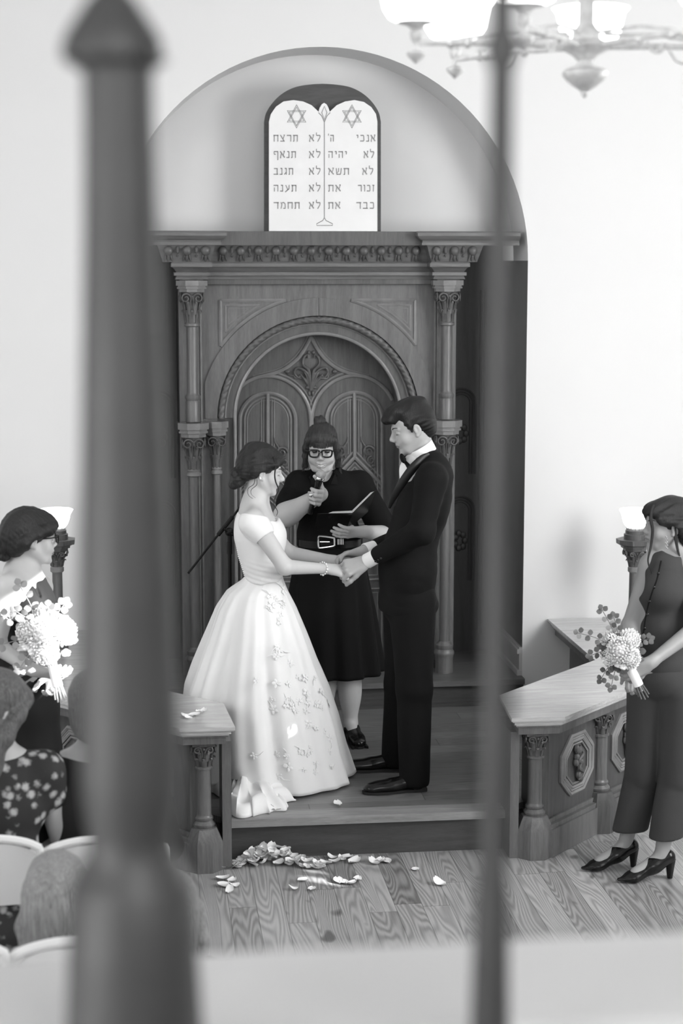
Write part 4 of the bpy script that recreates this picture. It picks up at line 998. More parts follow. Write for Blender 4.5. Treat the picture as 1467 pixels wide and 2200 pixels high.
# hair
hsol = Sol(); H = lambda x, y, z: hc+Rg@(np.array([x, y, z])*hs)
hsol.ell(H(0, -.018, .048), np.array((.083, .104, .092))*hs, Rg, .02); hsol.ell(H(0, .052, .100), np.array((.064, .058, .036))*hs, Rg, .03); hsol.ell(H(0, .100, .072), np.array((.056, .034, .024))*hs, Rg, .025)
hsol.ell(H(0, -.07, -.01), np.array((.066, .048, .07))*hs, Rg, .03); hsol.ell(H(0, -.03, .11), np.array((.06, .07, .03))*hs, Rg, .02)
for q in (-1, 1): hsol.cap(H(q*.071, .022, .03), H(q*.073, .016, -.018), .010, .005, .01)
hsol.ell(H(0, .115, -.045), np.array((.11, .112, .092))*hs, Rg, .008, True)
for q in (-1, 1): hsol.ell(H(q*.084, -.008, -.020), np.array((.03, .025, .040))*hs, Rg, .006, True)
hsol.plane(H(0, -.09, -.065), Rg@V(0, -.3, -1)*1.0, .01)
solid('hair', hsol, .003, M['hair_g'], gp, disp=locks(hc, Rg, .0022))
mm = MB()
for i in range(26):                               # moustache
    u = (i/25-.5)*2; p = H(u*.024, .093-.012*u*u, -.050-.004*u*u); mm.tube([p, p+Rg@V(u*.006, .003, -.008)], [.0022, .0006], 5)
obj('moustache', mm, M['brow'], gp)
# shirt collar and front
m = MB(); ca = unit(hc-nb-V(0, 0, .02)); ca = unit(V(-.42, 0, 1)*.5+ca*.3)
cw = G(905, 972, 0)
m.lathe([(.064, -.012), (.0655, .006), (.066, .034), (.064, .036), (.062, .006)], cw+V(.008, 0, -.002), 28, ax=unit(V(-.50, 0, .86)))
obj('shirt_collar', m, M['shirt'], gp, 60)
m = MB(); pts = [G(884, 985, -.035), G(872, 1005, -.05), G(858, 1030, -.05), G(848, 1050, -.04)]
sf = Sol(); sf.chain([G(895, 985), G(886, 1010), G(878, 1045)], [.05, .055, .045], .03); shirt = solid('shirt_front', sf, .005, M['shirt'], gp)
bt = Sol(); bc = G(867, 988, -.02)
bt.cap(bc, bc+V(-.012, -.045, .012), .008, .024, .008, n=V(1, 0, .3), fl=.5); bt.cap(bc, bc+V(.004, .045, .01), .008, .024, .008, n=V(1, 0, .3), fl=.5); bt.ell(bc, (.012, .012, .014), None, .004); bt.cap(bc+V(0, -.005, 0), bc+V(.02, -.035, -.03), .008, .018, .008, n=V(1, 0, 0), fl=.5)
solid('bow_tie', bt, .003, M['black'], gp)
# jacket
j = Sol()
j.chain([G(926, 990), G(925, 1020), G(914, 1060), G(898, 1115), G(882, 1170), G(876, 1220), G(872, 1295)], [.052, .086, .106, .108, .110, .124, .130], .05, n=V(0, 1, 0), fl=1.5)
j.ell(G(938, 1015), (.055, .15, .06), None, .05); j.ell(G(925, 1080), (.075, .17, .12), None, .05); j.ell(G(884, 1296), (.118, .185, .06), None, .05)
j.cap(G(925, 1000, -.05), shN+V(0, -.01, -.005), .05, .066, .05); j.cap(G(925, 1000, .05), shF, .05, .062, .05)
for sh, el, wr in ((shN, elN, wrN), (shF, elF, wrF)):
    d = unit(wr-el); j.cap(sh, el, .072, .058, .03); j.ell(el+V(.004, 0, -.008), (.055, .055, .058), None, .03); j.cap(el, wr-d*.080, .058, .041, .02)
    j.ell(wr+d*.012, (.062, .045, .05), frame(d), .004, True) if False else None
j.plane(G(870, 1314, 0), V(-.12, 0, -1), .006)
# neck opening
j.cap(G(905, 955), G(893, 990), .060, .056, .006, True); j.cap(G(860, 985), G(868, 1000), .045, .04, .008, True)
j.cap(G(848, 1000, -.03), G(842, 1058, -.03), .052, .010, .006, True)
solid('tuxedo_jacket', j, .0045, M['suit'], gp, disp=wrinkle(.0035, (10, 10, 22), 7, 2), sharp=180)
# lapel as a raised satin strip
def onto(pts, r, mat, name, par, flat=.25, nrm=(0, 1, 0)):
    m = MB(); sp = spline(pts, 5); m.tube(sp, r if np.isscalar(r) else np.interp(np.linspace(0, 1, len(sp)), np.linspace(0, 1, len(r)), r), 8, flat=flat, nrm=nrm); return obj(name, m, mat, par, 60)
onto([G(922, 975, -.088), G(906, 985, -.105), G(885, 1008, -.128), G(862, 1040, -.13), G(845, 1070, -.115), G(836, 1092, -.10)], [.008, .016, .022, .020, .014, .006], M['suitsatin'], 'lapel', gp, .28)
m = MB()
for k in range(3): m.ell(wrN+unit(elN-wrN)*(.05+.016*k)+V(0, -.046, -.012), (.006, .003, .006), 10, 6)
obj('cuff_buttons', m, M['blackl'], gp)
for el, wr in ((elN, wrN), (elF, wrF)):
    m = MB(); d = unit(wr-el); m.lathe([(.035, -.075), (.036, -.003), (.034, .001), (.031, 0), (.028, -.05)], wr-d*.004, 24, ax=d)
    obj('shirt_cuff', m, M['shirt'], gp, 50)
# trousers
t = Sol()
t.ell(G(872, 1290), (.125, .165, .12), None, .04)
aN, aF = anN+V(.006, 0, -.035), anF+V(.01, 0, -.03)
t.cap(hipN, knN, .112, .082, .035); t.cap(knN, aN, .083, .070, .02, n=V(0, 1, 0), fl=.9); t.cap(hipF, knF, .108, .078, .035); t.cap(knF, aF, .080, .066, .02, n=V(0, 1, 0), fl=.9)
t.plane(anN+V(0, 0, -.062), V(0, 0, -1), .004)
solid('trousers', t, .0055, M['suit'], gp, disp=wrinkle(.004, (14, 14, 5), 7, 4))
shoe(gp, V(anN[0]+.055, anN[1], PLZ), V(-1, -.10, 0), .30)
shoe(gp, V(anF[0]+.05, anF[1], PLZ), V(-1, .05, 0), .30)
# ------------------------------------------------------------------ bride
BY = 8.12
B = lambda x, y, d=0.0: at(x, y, BY+d)
bp = thing('person', 'dark-haired woman in a white satin gown holding both hands of the man in the tuxedo', 'person', (B(590, 1600)[0], BY, PLZ))
Rb = PITCH((1, .05, 0), .16); hb = B(562, 1012); bs = .90
b = Sol(); nb = B(548, 1078)
XB = head(b, hb, Rb, bs, nb, jaw=.9, nose=1.10, nr=(.038, .047))
sN, sF = B(545, 1118, -.165), B(556, 1112, .15)
b.cap(nb, nb+V(-.005, 0, -.05), .055, .07, .04); b.cap(nb+V(0, 0, -.035), sN, .045, .045, .045); b.cap(nb+V(0, 0, -.035), sF, .045, .042, .045)
b.ell(B(555, 1135), (.082, .145, .10), None, .04); b.ell(B(572, 1150), (.07, .12, .07), None, .04); b.ell(B(562, 1215), (.075, .11, .10), None, .04)
eN, wN = B(612, 1218, -.245), B(704, 1222, -.06); eF, wF = B(620, 1188, .20), B(714, 1203, .09)
b.cap(sN, eN, .046, .036, .03); b.cap(eN, wN, .036, .0225, .02)
b.cap(sF, eF, .042, .035, .03); b.cap(eF, wF, .035, .0225, .02)
hand(b, wN, V(1, .08, -.05), V(0, .35, -.9), -1, [(.25, .5, .4), (.35, .55, .4), (.45, .6, .4), (.5, .6, .4)], .92, thumb=(.8, .4, .1))
hand(b, wF, V(1, .0, .02), V(0, -.2, -1), 1, [(.3, .45, .3)]*4, .92, thumb=(.8, .45, .1))
fine = [(*box3(hb+V(.01, 0, -.045), (.15, .11, .19)), .0024), (*box3(B(735, 1212, .02), (.10, .16, .08)), .0026)]
solid('body', b, .006, [M['skin'], M['lip_'], M['brow']], bp, fine, facepaint(hb, Rb, bs))
facebits(hb, Rb, bs, bp)
# hair swept back into a low bun
hs_ = Sol(); H = lambda x, y, z: hb+Rb@(np.array([x, y, z])*bs)
hs_.ell(H(0, -.022, .046), np.array((.086, .108, .094))*bs, Rb, .02); hs_.ell(H(0, .06, .070), np.array((.060, .045, .040))*bs, Rb, .03); hs_.ell(H(0, -.075, .02), np.array((.070, .060, .075))*bs, Rb, .03); hs_.ell(H(0, -.03, .11), np.array((.06, .07, .035))*bs, Rb, .03)
for q in (-1, 1): hs_.chain([H(q*.046, .080, .075), H(q*.068, .055, .050), H(q*.076, .018, .034), H(q*.076, -.035, .0), H(q*.04, -.09, -.03)], [.014, .015, .016, .022, .024], .02)
hs_.ell(H(0, .120, -.045), np.array((.12, .112, .100))*bs, Rb, .008, True)
for q in (-1, 1): hs_.ell(H(q*.088, .0, -.030), np.array((.026, .027, .036))*bs, Rb, .006, True)
hs_.plane(H(0, -.06, -.062), Rb@V(0, .25, -1), .01)
bun = H(0, -.112, -.058)
for i in range(11):
    a = i*2.4; o_ = Rb@V(.034*math.cos(a)*.9, -.012+.012*math.sin(i*1.7), .032*math.sin(a)); hs_.ell(bun+o_, (.021, .021, .019), None, .008)
hs_.ell(bun, (.036, .038, .036), None, .01)
solid('hair', hs_, .003, M['hair_b'], bp, disp=locks(hb, Rb, .0028))
m = MB(); W = lambda pts: [B(x, y, d) for x, y, d in pts]
strands(m, [W([(589, 980, -.06), (592, 1000, -.075), (590, 1020, -.08), (592, 1035, -.075), (598, 1052, -.06), (592, 1066, -.06), (588, 1082, -.07), (596, 1098, -.07), (594, 1108, -.07)])], .0035)
strands(m, [W([(552, 1030, -.085), (551, 1042, -.085), (540, 1052, -.07), (540, 1062, -.07), (549, 1070, -.06)]), W([(548, 1025, -.08), (545, 1040, -.08), (533, 1050, -.07), (534, 1064, -.06), (547, 1074, -.06)]), W([(598, 975, -.03), (603, 990, -.035), (604, 1002, -.03)]), W([(520, 1000, -.03), (516, 1015, -.03), (519, 1028, -.03)]), W([(519, 1035, 0), (522, 1042, 0), (530, 1044, 0)]), W([(524, 990, -.05), (519, 1008, -.05), (521, 1030, -.04)])], .0014)
obj('hair_wisps', m, M['hair_b'], bp)
er = obj('earring', MB().ell(B(559, 1028, -.082), (.0055,)*3, 10, 8).ell(B(558, 1025, -.080), (.003,)*3, 8, 6), M['pearl'], bp)
m = MB(); wd = unit(wN-eN)
for i in range(14):
    a = i*2*PI/14; u1 = unit(np.cross(wd, V(0, 0, 1))); v1 = np.cross(wd, u1); m.ell(wN-wd*.035+.029*(math.cos(a)*u1+math.sin(a)*v1), (.0042 if i % 3 else .006,)*3, 8, 6)
obj('bracelet', m, M['pearl'], bp)
# bodice with cap sleeves
d_ = Sol()
d_.chain([B(552, 1122), B(556, 1150), B(562, 1190), B(567, 1238)], [.100, .103, .090, .086], .05, n=V(0, 1, 0), fl=1.32); d_.ell(B(578, 1152), (.075, .125, .075), None, .04)
for sh, el, sg in ((sN, eN, -1), (sF, eF, 1)): d_.cap(sh+V(.0, 0, -.012), sh+(el-sh)*.22, .070, .060, .04)
d_.cap(B(548, 1060), B(556, 1092), .07, .088, .012, True, V(0, 1, 0), 1.75); d_.ell(B(552, 1084), (.125, .23, .045), None, .012, True); d_.ell(B(585, 1100), (.03, .10, .045), None, .02, True)
for sh, el in ((sN, eN), (sF, eF)): dn = unit(el-sh); d_.cap(sh+dn*.115, sh+dn*.30, .048, .09, .006, True)
d_.plane(B(565, 1246), V(.1, 0, -1), .004)
def pleat(P): return .0016*np.sin((P[:, 2]*1.0+.25*P[:, 0])*260)*np.clip((1.32-P[:, 2])*8, 0, 1)+wrinkle(.002, (16, 16, 16), 6, 1)(P)
solid('gown_bodice', d_, .0042, M['satin'], bp, disp=pleat)
m = MB()
for i in range(30): t = i/29; x = np.interp(t, [0, .3, .65, 1], [508, 504, 512, 525]); y = 1118+t*118; m.ell(B(x+1, y, -.01), (.0055, .0055, .0045), 8, 6)
obj('back_buttons', m, M['satin'], bp)
# skirt: lofted with folds
zw = B(565, 1235)[2]; N, Mt = 60, 288
ys = np.array([1232, 1243, 1262, 1290, 1349, 1412, 1476, 1540, 1600, 1650, 1690, 1702])
def zof(y): return at(570, y, BY)[2]
# keys by height fraction (0 waist .. 1 hem): half widths and centre
kz = [0, .03, .08, .16, .28, .42, .56, .70, .85, 1.0]
xl = [B(529, 1238)[0], B(518, 1240)[0], B(487, 1262)[0], B(466, 1300)[0], B(448, 1349)[0], B(426, 1412)[0], B(404, 1476)[0], B(396, 1540)[0], B(396, 1600)[0], B(396, 1650)[0]]
xr = [B(609, 1238)[0], B(612, 1243)[0], B(620, 1262)[0], B(637, 1298)[0], B(657, 1349)[0], B(679, 1412)[0], B(706, 1476)[0], B(727, 1545)[0], B(745, 1610)[0], 1.02]
ry = [.105, .125, .165, .21, .27, .32, .36, .39, .41, .42]
rows = []
phs = [(7, .5, .9), (11, 2.1, .7), (17, 4.0, .5), (23, 1.2, .3)]
for i in range(N+1):
    f = i/N; z = zw+(PLZ+.012-zw)*f; a_, b_, c_ = np.interp(f, kz, xl), np.interp(f, kz, xr), np.interp(f, kz, ry); cx_ = (a_+b_)/2; rx_ = (b_-a_)/2; row = []
    for k in range(Mt):
        th = 2*PI*k/Mt; fold = sum(am*math.sin(n_*th+p_+.6*math.sin(2*th)+f*.8) for n_, p_, am in phs)*.016*min(1, f*2.2)
        fold += .010*min(1, f*3)*abs(math.sin(4.5*th+.7))-.006
        q = 1+fold/max(rx_, .1)*.9
        cyy = BY+.02+.15*f; zz = z
        if f > .86:                               # lift of the hem on the near left
            lift = max(0, math.cos(th-(-PI/2-.42)))**14*.085; zz += lift*((f-.86)/.14)
        row.append((cx_+rx_*q*math.cos(th), cyy+c_*q*math.sin(th), zz))
    rows.append(row)
m = MB(); m.grid(rows[::-1], wrap_v=True); sk = obj('gown_skirt', m, M['satin'], bp, 180)
md = sk.modifiers.new('thick', 'SOLIDIFY'); md.thickness = .003
# floral applique on the skirt front
def sksurf(th, f):
    i = f*N; i0 = min(N-1, int(i)); k = (th % (2*PI))/(2*PI)*Mt; k0 = int(k) % Mt; P = np.array(rows[i0][k0])*(1-(i-i0))+np.array(rows[i0+1][k0])*(i-i0); Q = np.array(rows[i0][(k0+3) % Mt]); U = np.array(rows[i0+1][k0])
    t_ = unit(Q-np.array(rows[i0][k0])); v_ = unit(U-np.array(rows[i0][k0])); n_ = unit(np.cross(v_, t_)); c_ = np.array([np.mean([p[0] for p in rows[i0]]), np.mean([p[1] for p in rows[i0]]), P[2]])
    if np.dot(n_, P-c_) < 0: n_ = -n_
    return P, t_, v_, n_
m = MB(); ra = random.Random(5)
spots = [(-1.15+ra.gauss(0, .22), .30+ra.random()*.30) for _ in range(16)]+[(-.75+ra.gauss(0, .16), .45+ra.random()*.45) for _ in range(22)]+[(-1.1+ra.gauss(0, .2), .78+ra.random()*.13) for _ in range(12)]+[(-1.0+ra.gauss(0, .2), .06+ra.random()*.14) for _ in range(9)]
for th, f in spots:
    m = MB(); P, t_, v_, n_ = sksurf(th, min(.95, f)); s0 = .6+ra.random()*.6
    for k in range(5):
        a = k*2*PI/5+ra.random(); e_ = math.cos(a)*t_+math.sin(a)*v_; m.ell(P+n_*.003+e_*.012*s0, np.array((.010, .0065, .0018))*s0, 8, 5, R=np.stack([e_, np.cross(n_, e_), n_], 1))
    m.ell(P+n_*.004, (.004, .004, .003), 6, 5)
    if ra.random() < .6:
        q = P; dr = unit(v_*ra.uniform(-1, 1)+t_*ra.uniform(-1, 1)); m.tube([P+n_*.002, P+dr*.03*s0+n_*.003, P+dr*.055*s0+np.cross(n_, dr)*.015+n_*.002], [.0022, .0025, .0008], 5)
    obj('lace_flower', m, M['satin'], sk, 60)
# train lying to the left, spilling towards the step
c0 = V(.36, 7.90, PLZ); rows = []
edge = [(.20, 8.25), (.24, 8.10), (.35, 7.97), (.385, 7.86), (.385, 7.74), (.40, 7.63), (.46, 7.625), (.53, 7.66), (.60, 7.69), (.66, 7.74), (.62, 7.80), (.70, 7.86), (.64, 7.96), (.55, 8.10), (.3, 8.35)]
E_ = spline([V(x, y, 0) for x, y in edge], 10, closed=True); nE = len(E_)
for i in range(26):
    f = i/25; row = []
    for k in range(nE):
        e = E_[k]; th = k/nE*2*PI; x = .47+(e[0]-.47)*f; y = 8.00+(e[1]-8.00)*f
        dome = .10*(1-f)**1.1+.040*math.sin(f*PI)+.022*max(0, 1-((f-.88)/.12)**2)+.010*math.sin(11*f+2*math.sin(2*th))
        wv = .017*f*(1-f*.3)*(math.sin(5*th+1+5*f)+.7*math.sin(9*th-6*f)+.3*math.sin(14*th+4*f)); row.append((x+.012*f*math.sin(13*th), y+.010*f*math.cos(17*th), PLZ+.010+max(0, dome+wv*.9)*(1 if f < .97 else .35)))
    rows.append(row)
rows.append([(p[0]*.985+.47*.015, p[1]*.985+8.0*.015, PLZ+.004) for p in rows[-1]])
m = MB(); m.grid(rows, wrap_v=True); obj('gown_train', m, M['satin'], bp, 180, recalc=True)
# ------------------------------------------------------------------ officiant
OY = 8.90
O = lambda x, y, d=0.0: at(x, y, OY+d)
op = thing('person', 'smiling woman in thick black glasses and a black belted shirt dress, speaking into a microphone', 'person', (O(720, 1500)[0], OY, PLZ))
Ro = PITCH((-.16, -1, 0), .16); ho = O(691, 962, -.05); os_ = .98
b = Sol(); nb = O(700, 1025, .02)
XO = head(b, ho, Ro, os_, nb, jaw=1.15, fat=.004, smile=.008, nr=(.056, .060))
b.ell(O(704, 1075), (.165, .11, .14), None, .05); b.ell(O(706, 1150), (.155, .11, .12), None, .05); b.ell(O(712, 1230), (.17, .12, .14), None, .05)
sR, sL = O(643, 1040), O(772, 1040)
eR, wR = O(612, 1108, -.13), O(655, 1080, -.20); eL, wL = O(830, 1150, -.10), O(785, 1142, -.34)
b.cap(nb+V(0, 0, -.04), sR, .06, .06, .05); b.cap(nb+V(0, 0, -.04), sL, .06, .06, .05)
b.cap(sR, eR, .062, .054, .03);  b.ell(eR+(wR-eR)*.3+V(0, 0, -.006), (.056, .052, .054), None, .03)
b.cap(sL, eL, .062, .050, .03); b.cap(eL, wL, .052, .030, .02)
mp_, mdir = O(675, 1062, -.265), unit(O(688, 1023, -.27)-O(665, 1104, -.25)); hd = V(-.05, -.9, .25); hd = unit(hd-np.dot(hd, mdir)*mdir); hn = np.cross(hd, mdir)
wR = mp_-hn*.034-hd*.078-mdir*.006; b.cap(eR, wR, .058, .034, .02)
hand(b, wR, hd, hn, -1, [(.75, 1.25, .7)]*4, 1.10, thumb=(.45, .75, .35), tcurl=.3, spread=0)
hand(b, wL, V(-1, -.05, -.02), V(.05, .75, .65), 1, [(.10, .25, .2), (.12, .25, .2), (.15, .25, .2), (.2, .3, .25)], 1.02, thumb=(.35, .35, .9), tcurl=.3)
for q, (kx, ax, yy) in ((1, (752, 752, 0)), (-1, (698, 690, .02))):
    hp = O(715+q*30, 1300); kn = O(kx, 1430, -.01); an = V(O(ax, 1560, yy)[0], OY-.01+yy, PLZ+.085)
    b.cap(hp, kn, .09, .066, .04); b.cap(kn, an, .064, .036, .03); b.ell(kn*.55+an*.45+V(0, .012, 0), (.052, .056, .10), None, .04); b.cap(an, an+V(.01, -.10, -.05), .036, .026, .02)
fine = [(*box3(ho+V(0, 0, -.04), (.13, .15, .19)), .0019), (*box3(O(672, 1060, -.26), (.09, .12, .11)), .0026), (*box3(O(752, 1140, -.28), (.13, .10, .08)), .0026)]
fp = facepaint(ho, Ro, os_, smile=.010)
def fpo(P):
    mi = fp(P); q = (P-ho)@Ro/os_; zz = q[:, 2]-7*q[:, 0]**2; fr_ = (q[:, 1] > .062) & (np.abs(q[:, 0]) < .031); mi[:] = 0; mi[fr_ & (zz < -.0590-2*q[:, 0]**2) & (zz > -.0800+19*q[:, 0]**2)] = 1; mi[fr_ & (zz < -.0640) & (zz > -.0735+12*q[:, 0]**2)] = 3
    ey = (q[:, 1] > .06) & (np.abs(np.abs(q[:, 0])-.032) < .013) & (np.abs(q[:, 2]-.000) < .0045); mi[ey] = 4
    return mi
solid('body', b, .0065, [M['skin_o'], M['lipo'], M['brow'], M['teeth'], M['eye']], op, fine, fpo)
facebits(ho, Ro, os_, op, lash=False, brow=False)
H = lambda x, y, z: ho+Ro@(np.array([x, y, z])*os_)
h_ = Sol(); h_.ell(H(0, -.018, .044), np.array((.084, .104, .088))*os_, Ro, .02)
h_.ell(H(0, .066, .062), np.array((.062, .036, .040))*os_, Ro, .02)
for q in (-1, 1): h_.chain([H(q*.070, .058, .055), H(q*.080, .040, .01), H(q*.084, .020, -.04), H(q*.088, .0, -.10), H(q*.094, .01, -.135)], [.018, .016, .014, .014, .006], .02)
h_.ell(H(0, .110, -.052), np.array((.070, .10, .092))*os_, Ro, .008, True); h_.plane(H(0, -.05, -.115), Ro@V(0, .1, -1), .01)
h_.ell(H(.012, -.045, .134), (.032, .034, .022), None, .012)
for k in range(5): a = k*1.3; h_.ell(H(.012, -.045, .138)+V(.02*math.cos(a), 0, .014*math.sin(a)), (.013, .02, .011), None, .006)
def fringe(P):
    q = (P-ho)@Ro; return .0010*np.sin(520*q[:, 0]+14*np.sin(8*q[:, 2]))+.0012*np.sin(210*q[:, 0]+30*q[:, 1])
solid('hair', h_, .003, M['hair_o'], op, disp=fringe)
m = MB(); rh = random.Random(2)
for i in range(46):
    u = (i/45-.5)*2; a = H(u*.052, .088-.030*u*u, .070); b2 = H(u*.058+rh.uniform(-.003, .003), .101-.032*u*u, .045); c2 = H(u*.060+rh.uniform(-.003, .003), .100-.034*u*u, .026-rh.random()*.006); m.tube([a, b2, c2], [.0045, .004, .0012], 5)
for q in (-1, 1):
    for k in range(9): m.tube(spline([H(q*(.074+rh.random()*.008), .045-k*.005, .03), H(q*(.082+rh.random()*.006), .035-k*.005, -.03), H(q*(.084+rh.random()*.012), .02-k*.004, -.085), H(q*(.090+rh.random()*.02), .01, -.13-rh.random()*.03)], 4), np.linspace(.004, .001, 13), 5)
obj('fringe', m, M['hair_o'], op)
# glasses
m = MB()
for q in (-1, 1):
    lp = [H(q*x, .112-.20*max(0, x-.03), z) for x, z in ((.007, .008), (.009, .014), (.020, .0165), (.045, .0165), (.058, .013), (.059, .004), (.056, -.010), (.050, -.018), (.034, -.0205), (.018, -.018), (.010, -.008))]
    m.tube(spline(lp, 3, closed=True), .0042, 6, closed=True); m.tube([H(q*.056, .107, .010), H(q*.080, .078, .008), H(q*.083, .01, .002)], .003, 6)
m.tube([H(-.009, .114, .005), H(0, .117, .007), H(.009, .114, .005)], .0034, 6)
obj('glasses', m, M['blackl'], op)
# dress
d_ = Sol()
d_.ell(O(704, 1078), (.172, .122, .15), None, .05); d_.ell(O(704, 1060, -.03), (.16, .11, .10), None, .05); d_.ell(O(706, 1145), (.165, .122, .11), None, .05); d_.ell(O(708, 1170), (.160, .118, .06), None, .04)
d_.cap(O(700, 1020), O(702, 1045), .075, .11, .04)
for sh, el in ((sR, eR), (sL, eL)): d_.cap(nb+V(0, 0, -.055), sh, .06, .064, .05); d_.cap(sh, sh+(el-sh)*(.62 if sh is sR else .92), .066, .074, .03)
d_.cap(O(694, 1000, -.05), O(700, 1052, -.16), .066, .012, .006, True); d_.ell(O(697, 1003), (.066, .075, .03), None, .006, True); d_.plane(O(706, 1176), V(0, 0, -1), .004)
dn = unit(eR-sR); d_.cap(sR+dn*.19, sR+dn*.40, .03, .11, .004, True)
solid('dress_top', d_, .005, M['black'], op, disp=wrinkle(.004, (14, 14, 14), 7, 5))
m = MB()
for q in (-1, 1): c = [O(697+q*16, 1010, -.05), O(697+q*22, 1018, -.10), O(697+q*14, 1040, -.145), O(697+q*30, 1042, -.12), O(697+q*36, 1026, -.07), O(697+q*26, 1008, -.02)]; m.add(c+[p+V(0, .006, 0) for p in c], [(0, 1, 2, 3, 4, 5), (11, 10, 9, 8, 7, 6)]+[(i, (i+1) % 6, 6+(i+1) % 6, 6+i) for i in range(6)])
obj('collar', m, M['black'], op, 180)
m = MB(); rows = []
zt_, zb_ = O(706, 1166)[2], O(706, 1445)[2]
for i in range(41):
    f = i/40; z = zt_+(zb_-zt_)*f; row = []
    rx_ = np.interp(f, [0, .2, .5, 1], [.158, .19, .225, .272]); ry_ = np.interp(f, [0, .2, .5, 1], [.118, .15, .18, .20])
    for k in range(200):
        th = 2*PI*k/200; q = 1+.060*min(1, f*1.6)*math.sin(10*th+.6*math.sin(3*th)+1)+.03*f*math.sin(17*th); row.append((O(708+f*2, 1200)[0]+rx_*q*math.cos(th), OY+ry_*q*math.sin(th), z))
    rows.append(row)
m.grid(rows[::-1], wrap_v=True); sk = obj('dress_skirt', m, M['black'], op, 180); md = sk.modifiers.new('t', 'SOLIDIFY'); md.thickness = .004
# belt
m = MB(); zc_ = O(706, 1163)[2]; bx_ = O(708, 1163)[0]; rows = []
for z_, dr in ((-.018, 0), (-.018, .005), (.018, .005), (.018, 0)): rows.append([(bx_+(.166+dr)*math.cos(a), OY+(.126+dr)*math.sin(a), zc_+z_) for a in np.arange(64)*2*PI/64])
rows.append(rows[0]); m.grid(rows, wrap_v=True); bel = obj('belt', m, M['blackl'], op, 30)
m = MB(); bk = [O(x, y, -.142) for x, y in ((684, 1155), (690, 1152), (716, 1156), (718, 1159), (718, 1170), (716, 1173), (688, 1177), (684, 1174))]
m.tube(spline(bk, 3, closed=True), .0045, 6, closed=True); m.tube([O(729, 1158, -.140), O(729, 1170, -.140)], .010, 8, flat=.3, nrm=(0, 1, 0)); m.tube([O(734, 1158, -.138), O(734, 1170, -.138)], .009, 8, flat=.3, nrm=(0, 1, 0)); m.tube([O(687, 1164, -.145), O(708, 1164, -.145)], .003, 6); obj('buckle', m, M['silver'], bel)
for ax, yy in ((752, 0), (690, .02)): a_ = O(ax, 1560, yy); shoe(op, V(a_[0], OY+.02+yy, PLZ), V(.12, -1, 0), .235, .042, name='flat_shoe')
m = MB(); a_ = O(752, 1560); 
for k in range(5): m.tube([V(a_[0]+.02+.02*math.cos(k*1.26), OY-.155+.01*k, PLZ+.045), V(a_[0]+.02+.03*math.cos(k*1.26+.6), OY-.17, PLZ+.055)], [.012, .008], 6)
obj('shoe_bow', m, M['black'], op)
obj('ring', MB().lathe([(.0105, -.003), (.0125, -.002), (.0125, .002), (.0105, .003)], O(751, 1141, -.30), 16, ax=V(-1, -.1, 0)).ell(O(668, 1064, -.33), (.010, .008, .010), 10, 8), M['silver'], op)
# hand-held microphone
mc = thing('microphone', 'black hand-held microphone with silver mesh head, held by the smiling woman in glasses', 'microphone', O(687, 1017, -.27))
a_, b_ = O(688, 1023, -.27), O(665, 1104, -.25); dm = unit(a_-b_)
obj('handle', MB().tube([b_, b_+dm*.02, b_+dm*.021, a_-dm*.05, a_-dm*.02], [.014, .014, .0125, .016, .019], 16), M['blackl'], mc, 50)
obj('collar_ring', MB().lathe([(.0235, -.005), (.025, 0), (.0235, .006)], a_-dm*.012, 20, ax=dm), M['silver'], mc)
obj('mesh_head', MB().ell(a_+dm*.008, (.0255, .0255, .026), 20, 14), M['chrome'], mc)
# open black folder
fd = thing('folder', 'open black ring folder with white pages in the hand of the woman in glasses', 'folder', O(757, 1110, -.30))
sp0, sp1 = O(757, 1104, -.24), O(762, 1128, -.34)
m = MB()
def slab(P, n_, t): m.add([p for p in P]+[p+n_*t for p in P], [(0, 1, 2, 3), (7, 6, 5, 4), (0, 4, 5, 1), (1, 5, 6, 2), (2, 6, 7, 3), (3, 7, 4, 0)])
P1 = [O(757, 1103, -.34), O(682, 1104, -.34), O(676, 1142, -.25), O(742, 1143, -.25)]; slab(P1, V(0, .6, .4)*1.0, .005)
P2 = [O(757, 1104, -.34), O(808, 1053, -.32), O(790, 1100, -.24), O(742, 1143, -.25)]; slab(P2, unit(V(-.4, .8, .4)), .005); obj('cover', m, M['blackl'], fd, 30, recalc=True)
m = MB(); slab([O(757, 1104, -.335), O(702, 1104, -.335), O(714, 1099, -.22), O(757, 1097, -.2)], V(0, 0, -1), .003); slab([O(758, 1103, -.332), O(806, 1055, -.312), O(796, 1058, -.22), O(757, 1096, -.20)], V(0, 0, -1), .003); obj('pages', m, M['paper'], fd, 30, recalc=True)
# ------------------------------------------------------------------ bouquets
def leafm(m, p, d, n_, L, w_):
    d = unit(d); n_ = unit(n_-np.dot(n_, d)*d); s_ = np.cross(d, n_); rows = []
    for i in range(6):
        u = i/5; ww = w_*math.sin(PI*(.08+.9*u))**.8; rows.append([p+d*L*u+s_*ww*v-n_*.12*ww*v*v for v in (-1, -.4, .4, 1)])
    m.grid(rows); m.grid([[q+n_*.0012 for q in r[::-1]] for r in rows])
def mumhead(m, c, ax, r, rd):
    ax = unit(ax); u = unit(np.cross(ax, (0.1, .2, 1))); v = np.cross(ax, u); m.ell(c, (r*.6,)*3, 12, 8)
    for k in range(110):
        ph = math.acos(1-(k+.5)/110*1.45); th = k*2.39996; e = unit(ax*math.cos(ph)+(u*math.cos(th)+v*math.sin(th))*math.sin(ph)); t = unit(ax*1.0-e*np.dot(ax, e)+1e-6*u)
        rr = r*(.92+rd.random()*.12); m.tube([c+e*r*.5, c+e*rr*.86-t*.003, c+e*rr+t*r*.12], [r*.05, r*.10, r*.06], 5, flat=.6, nrm=e)
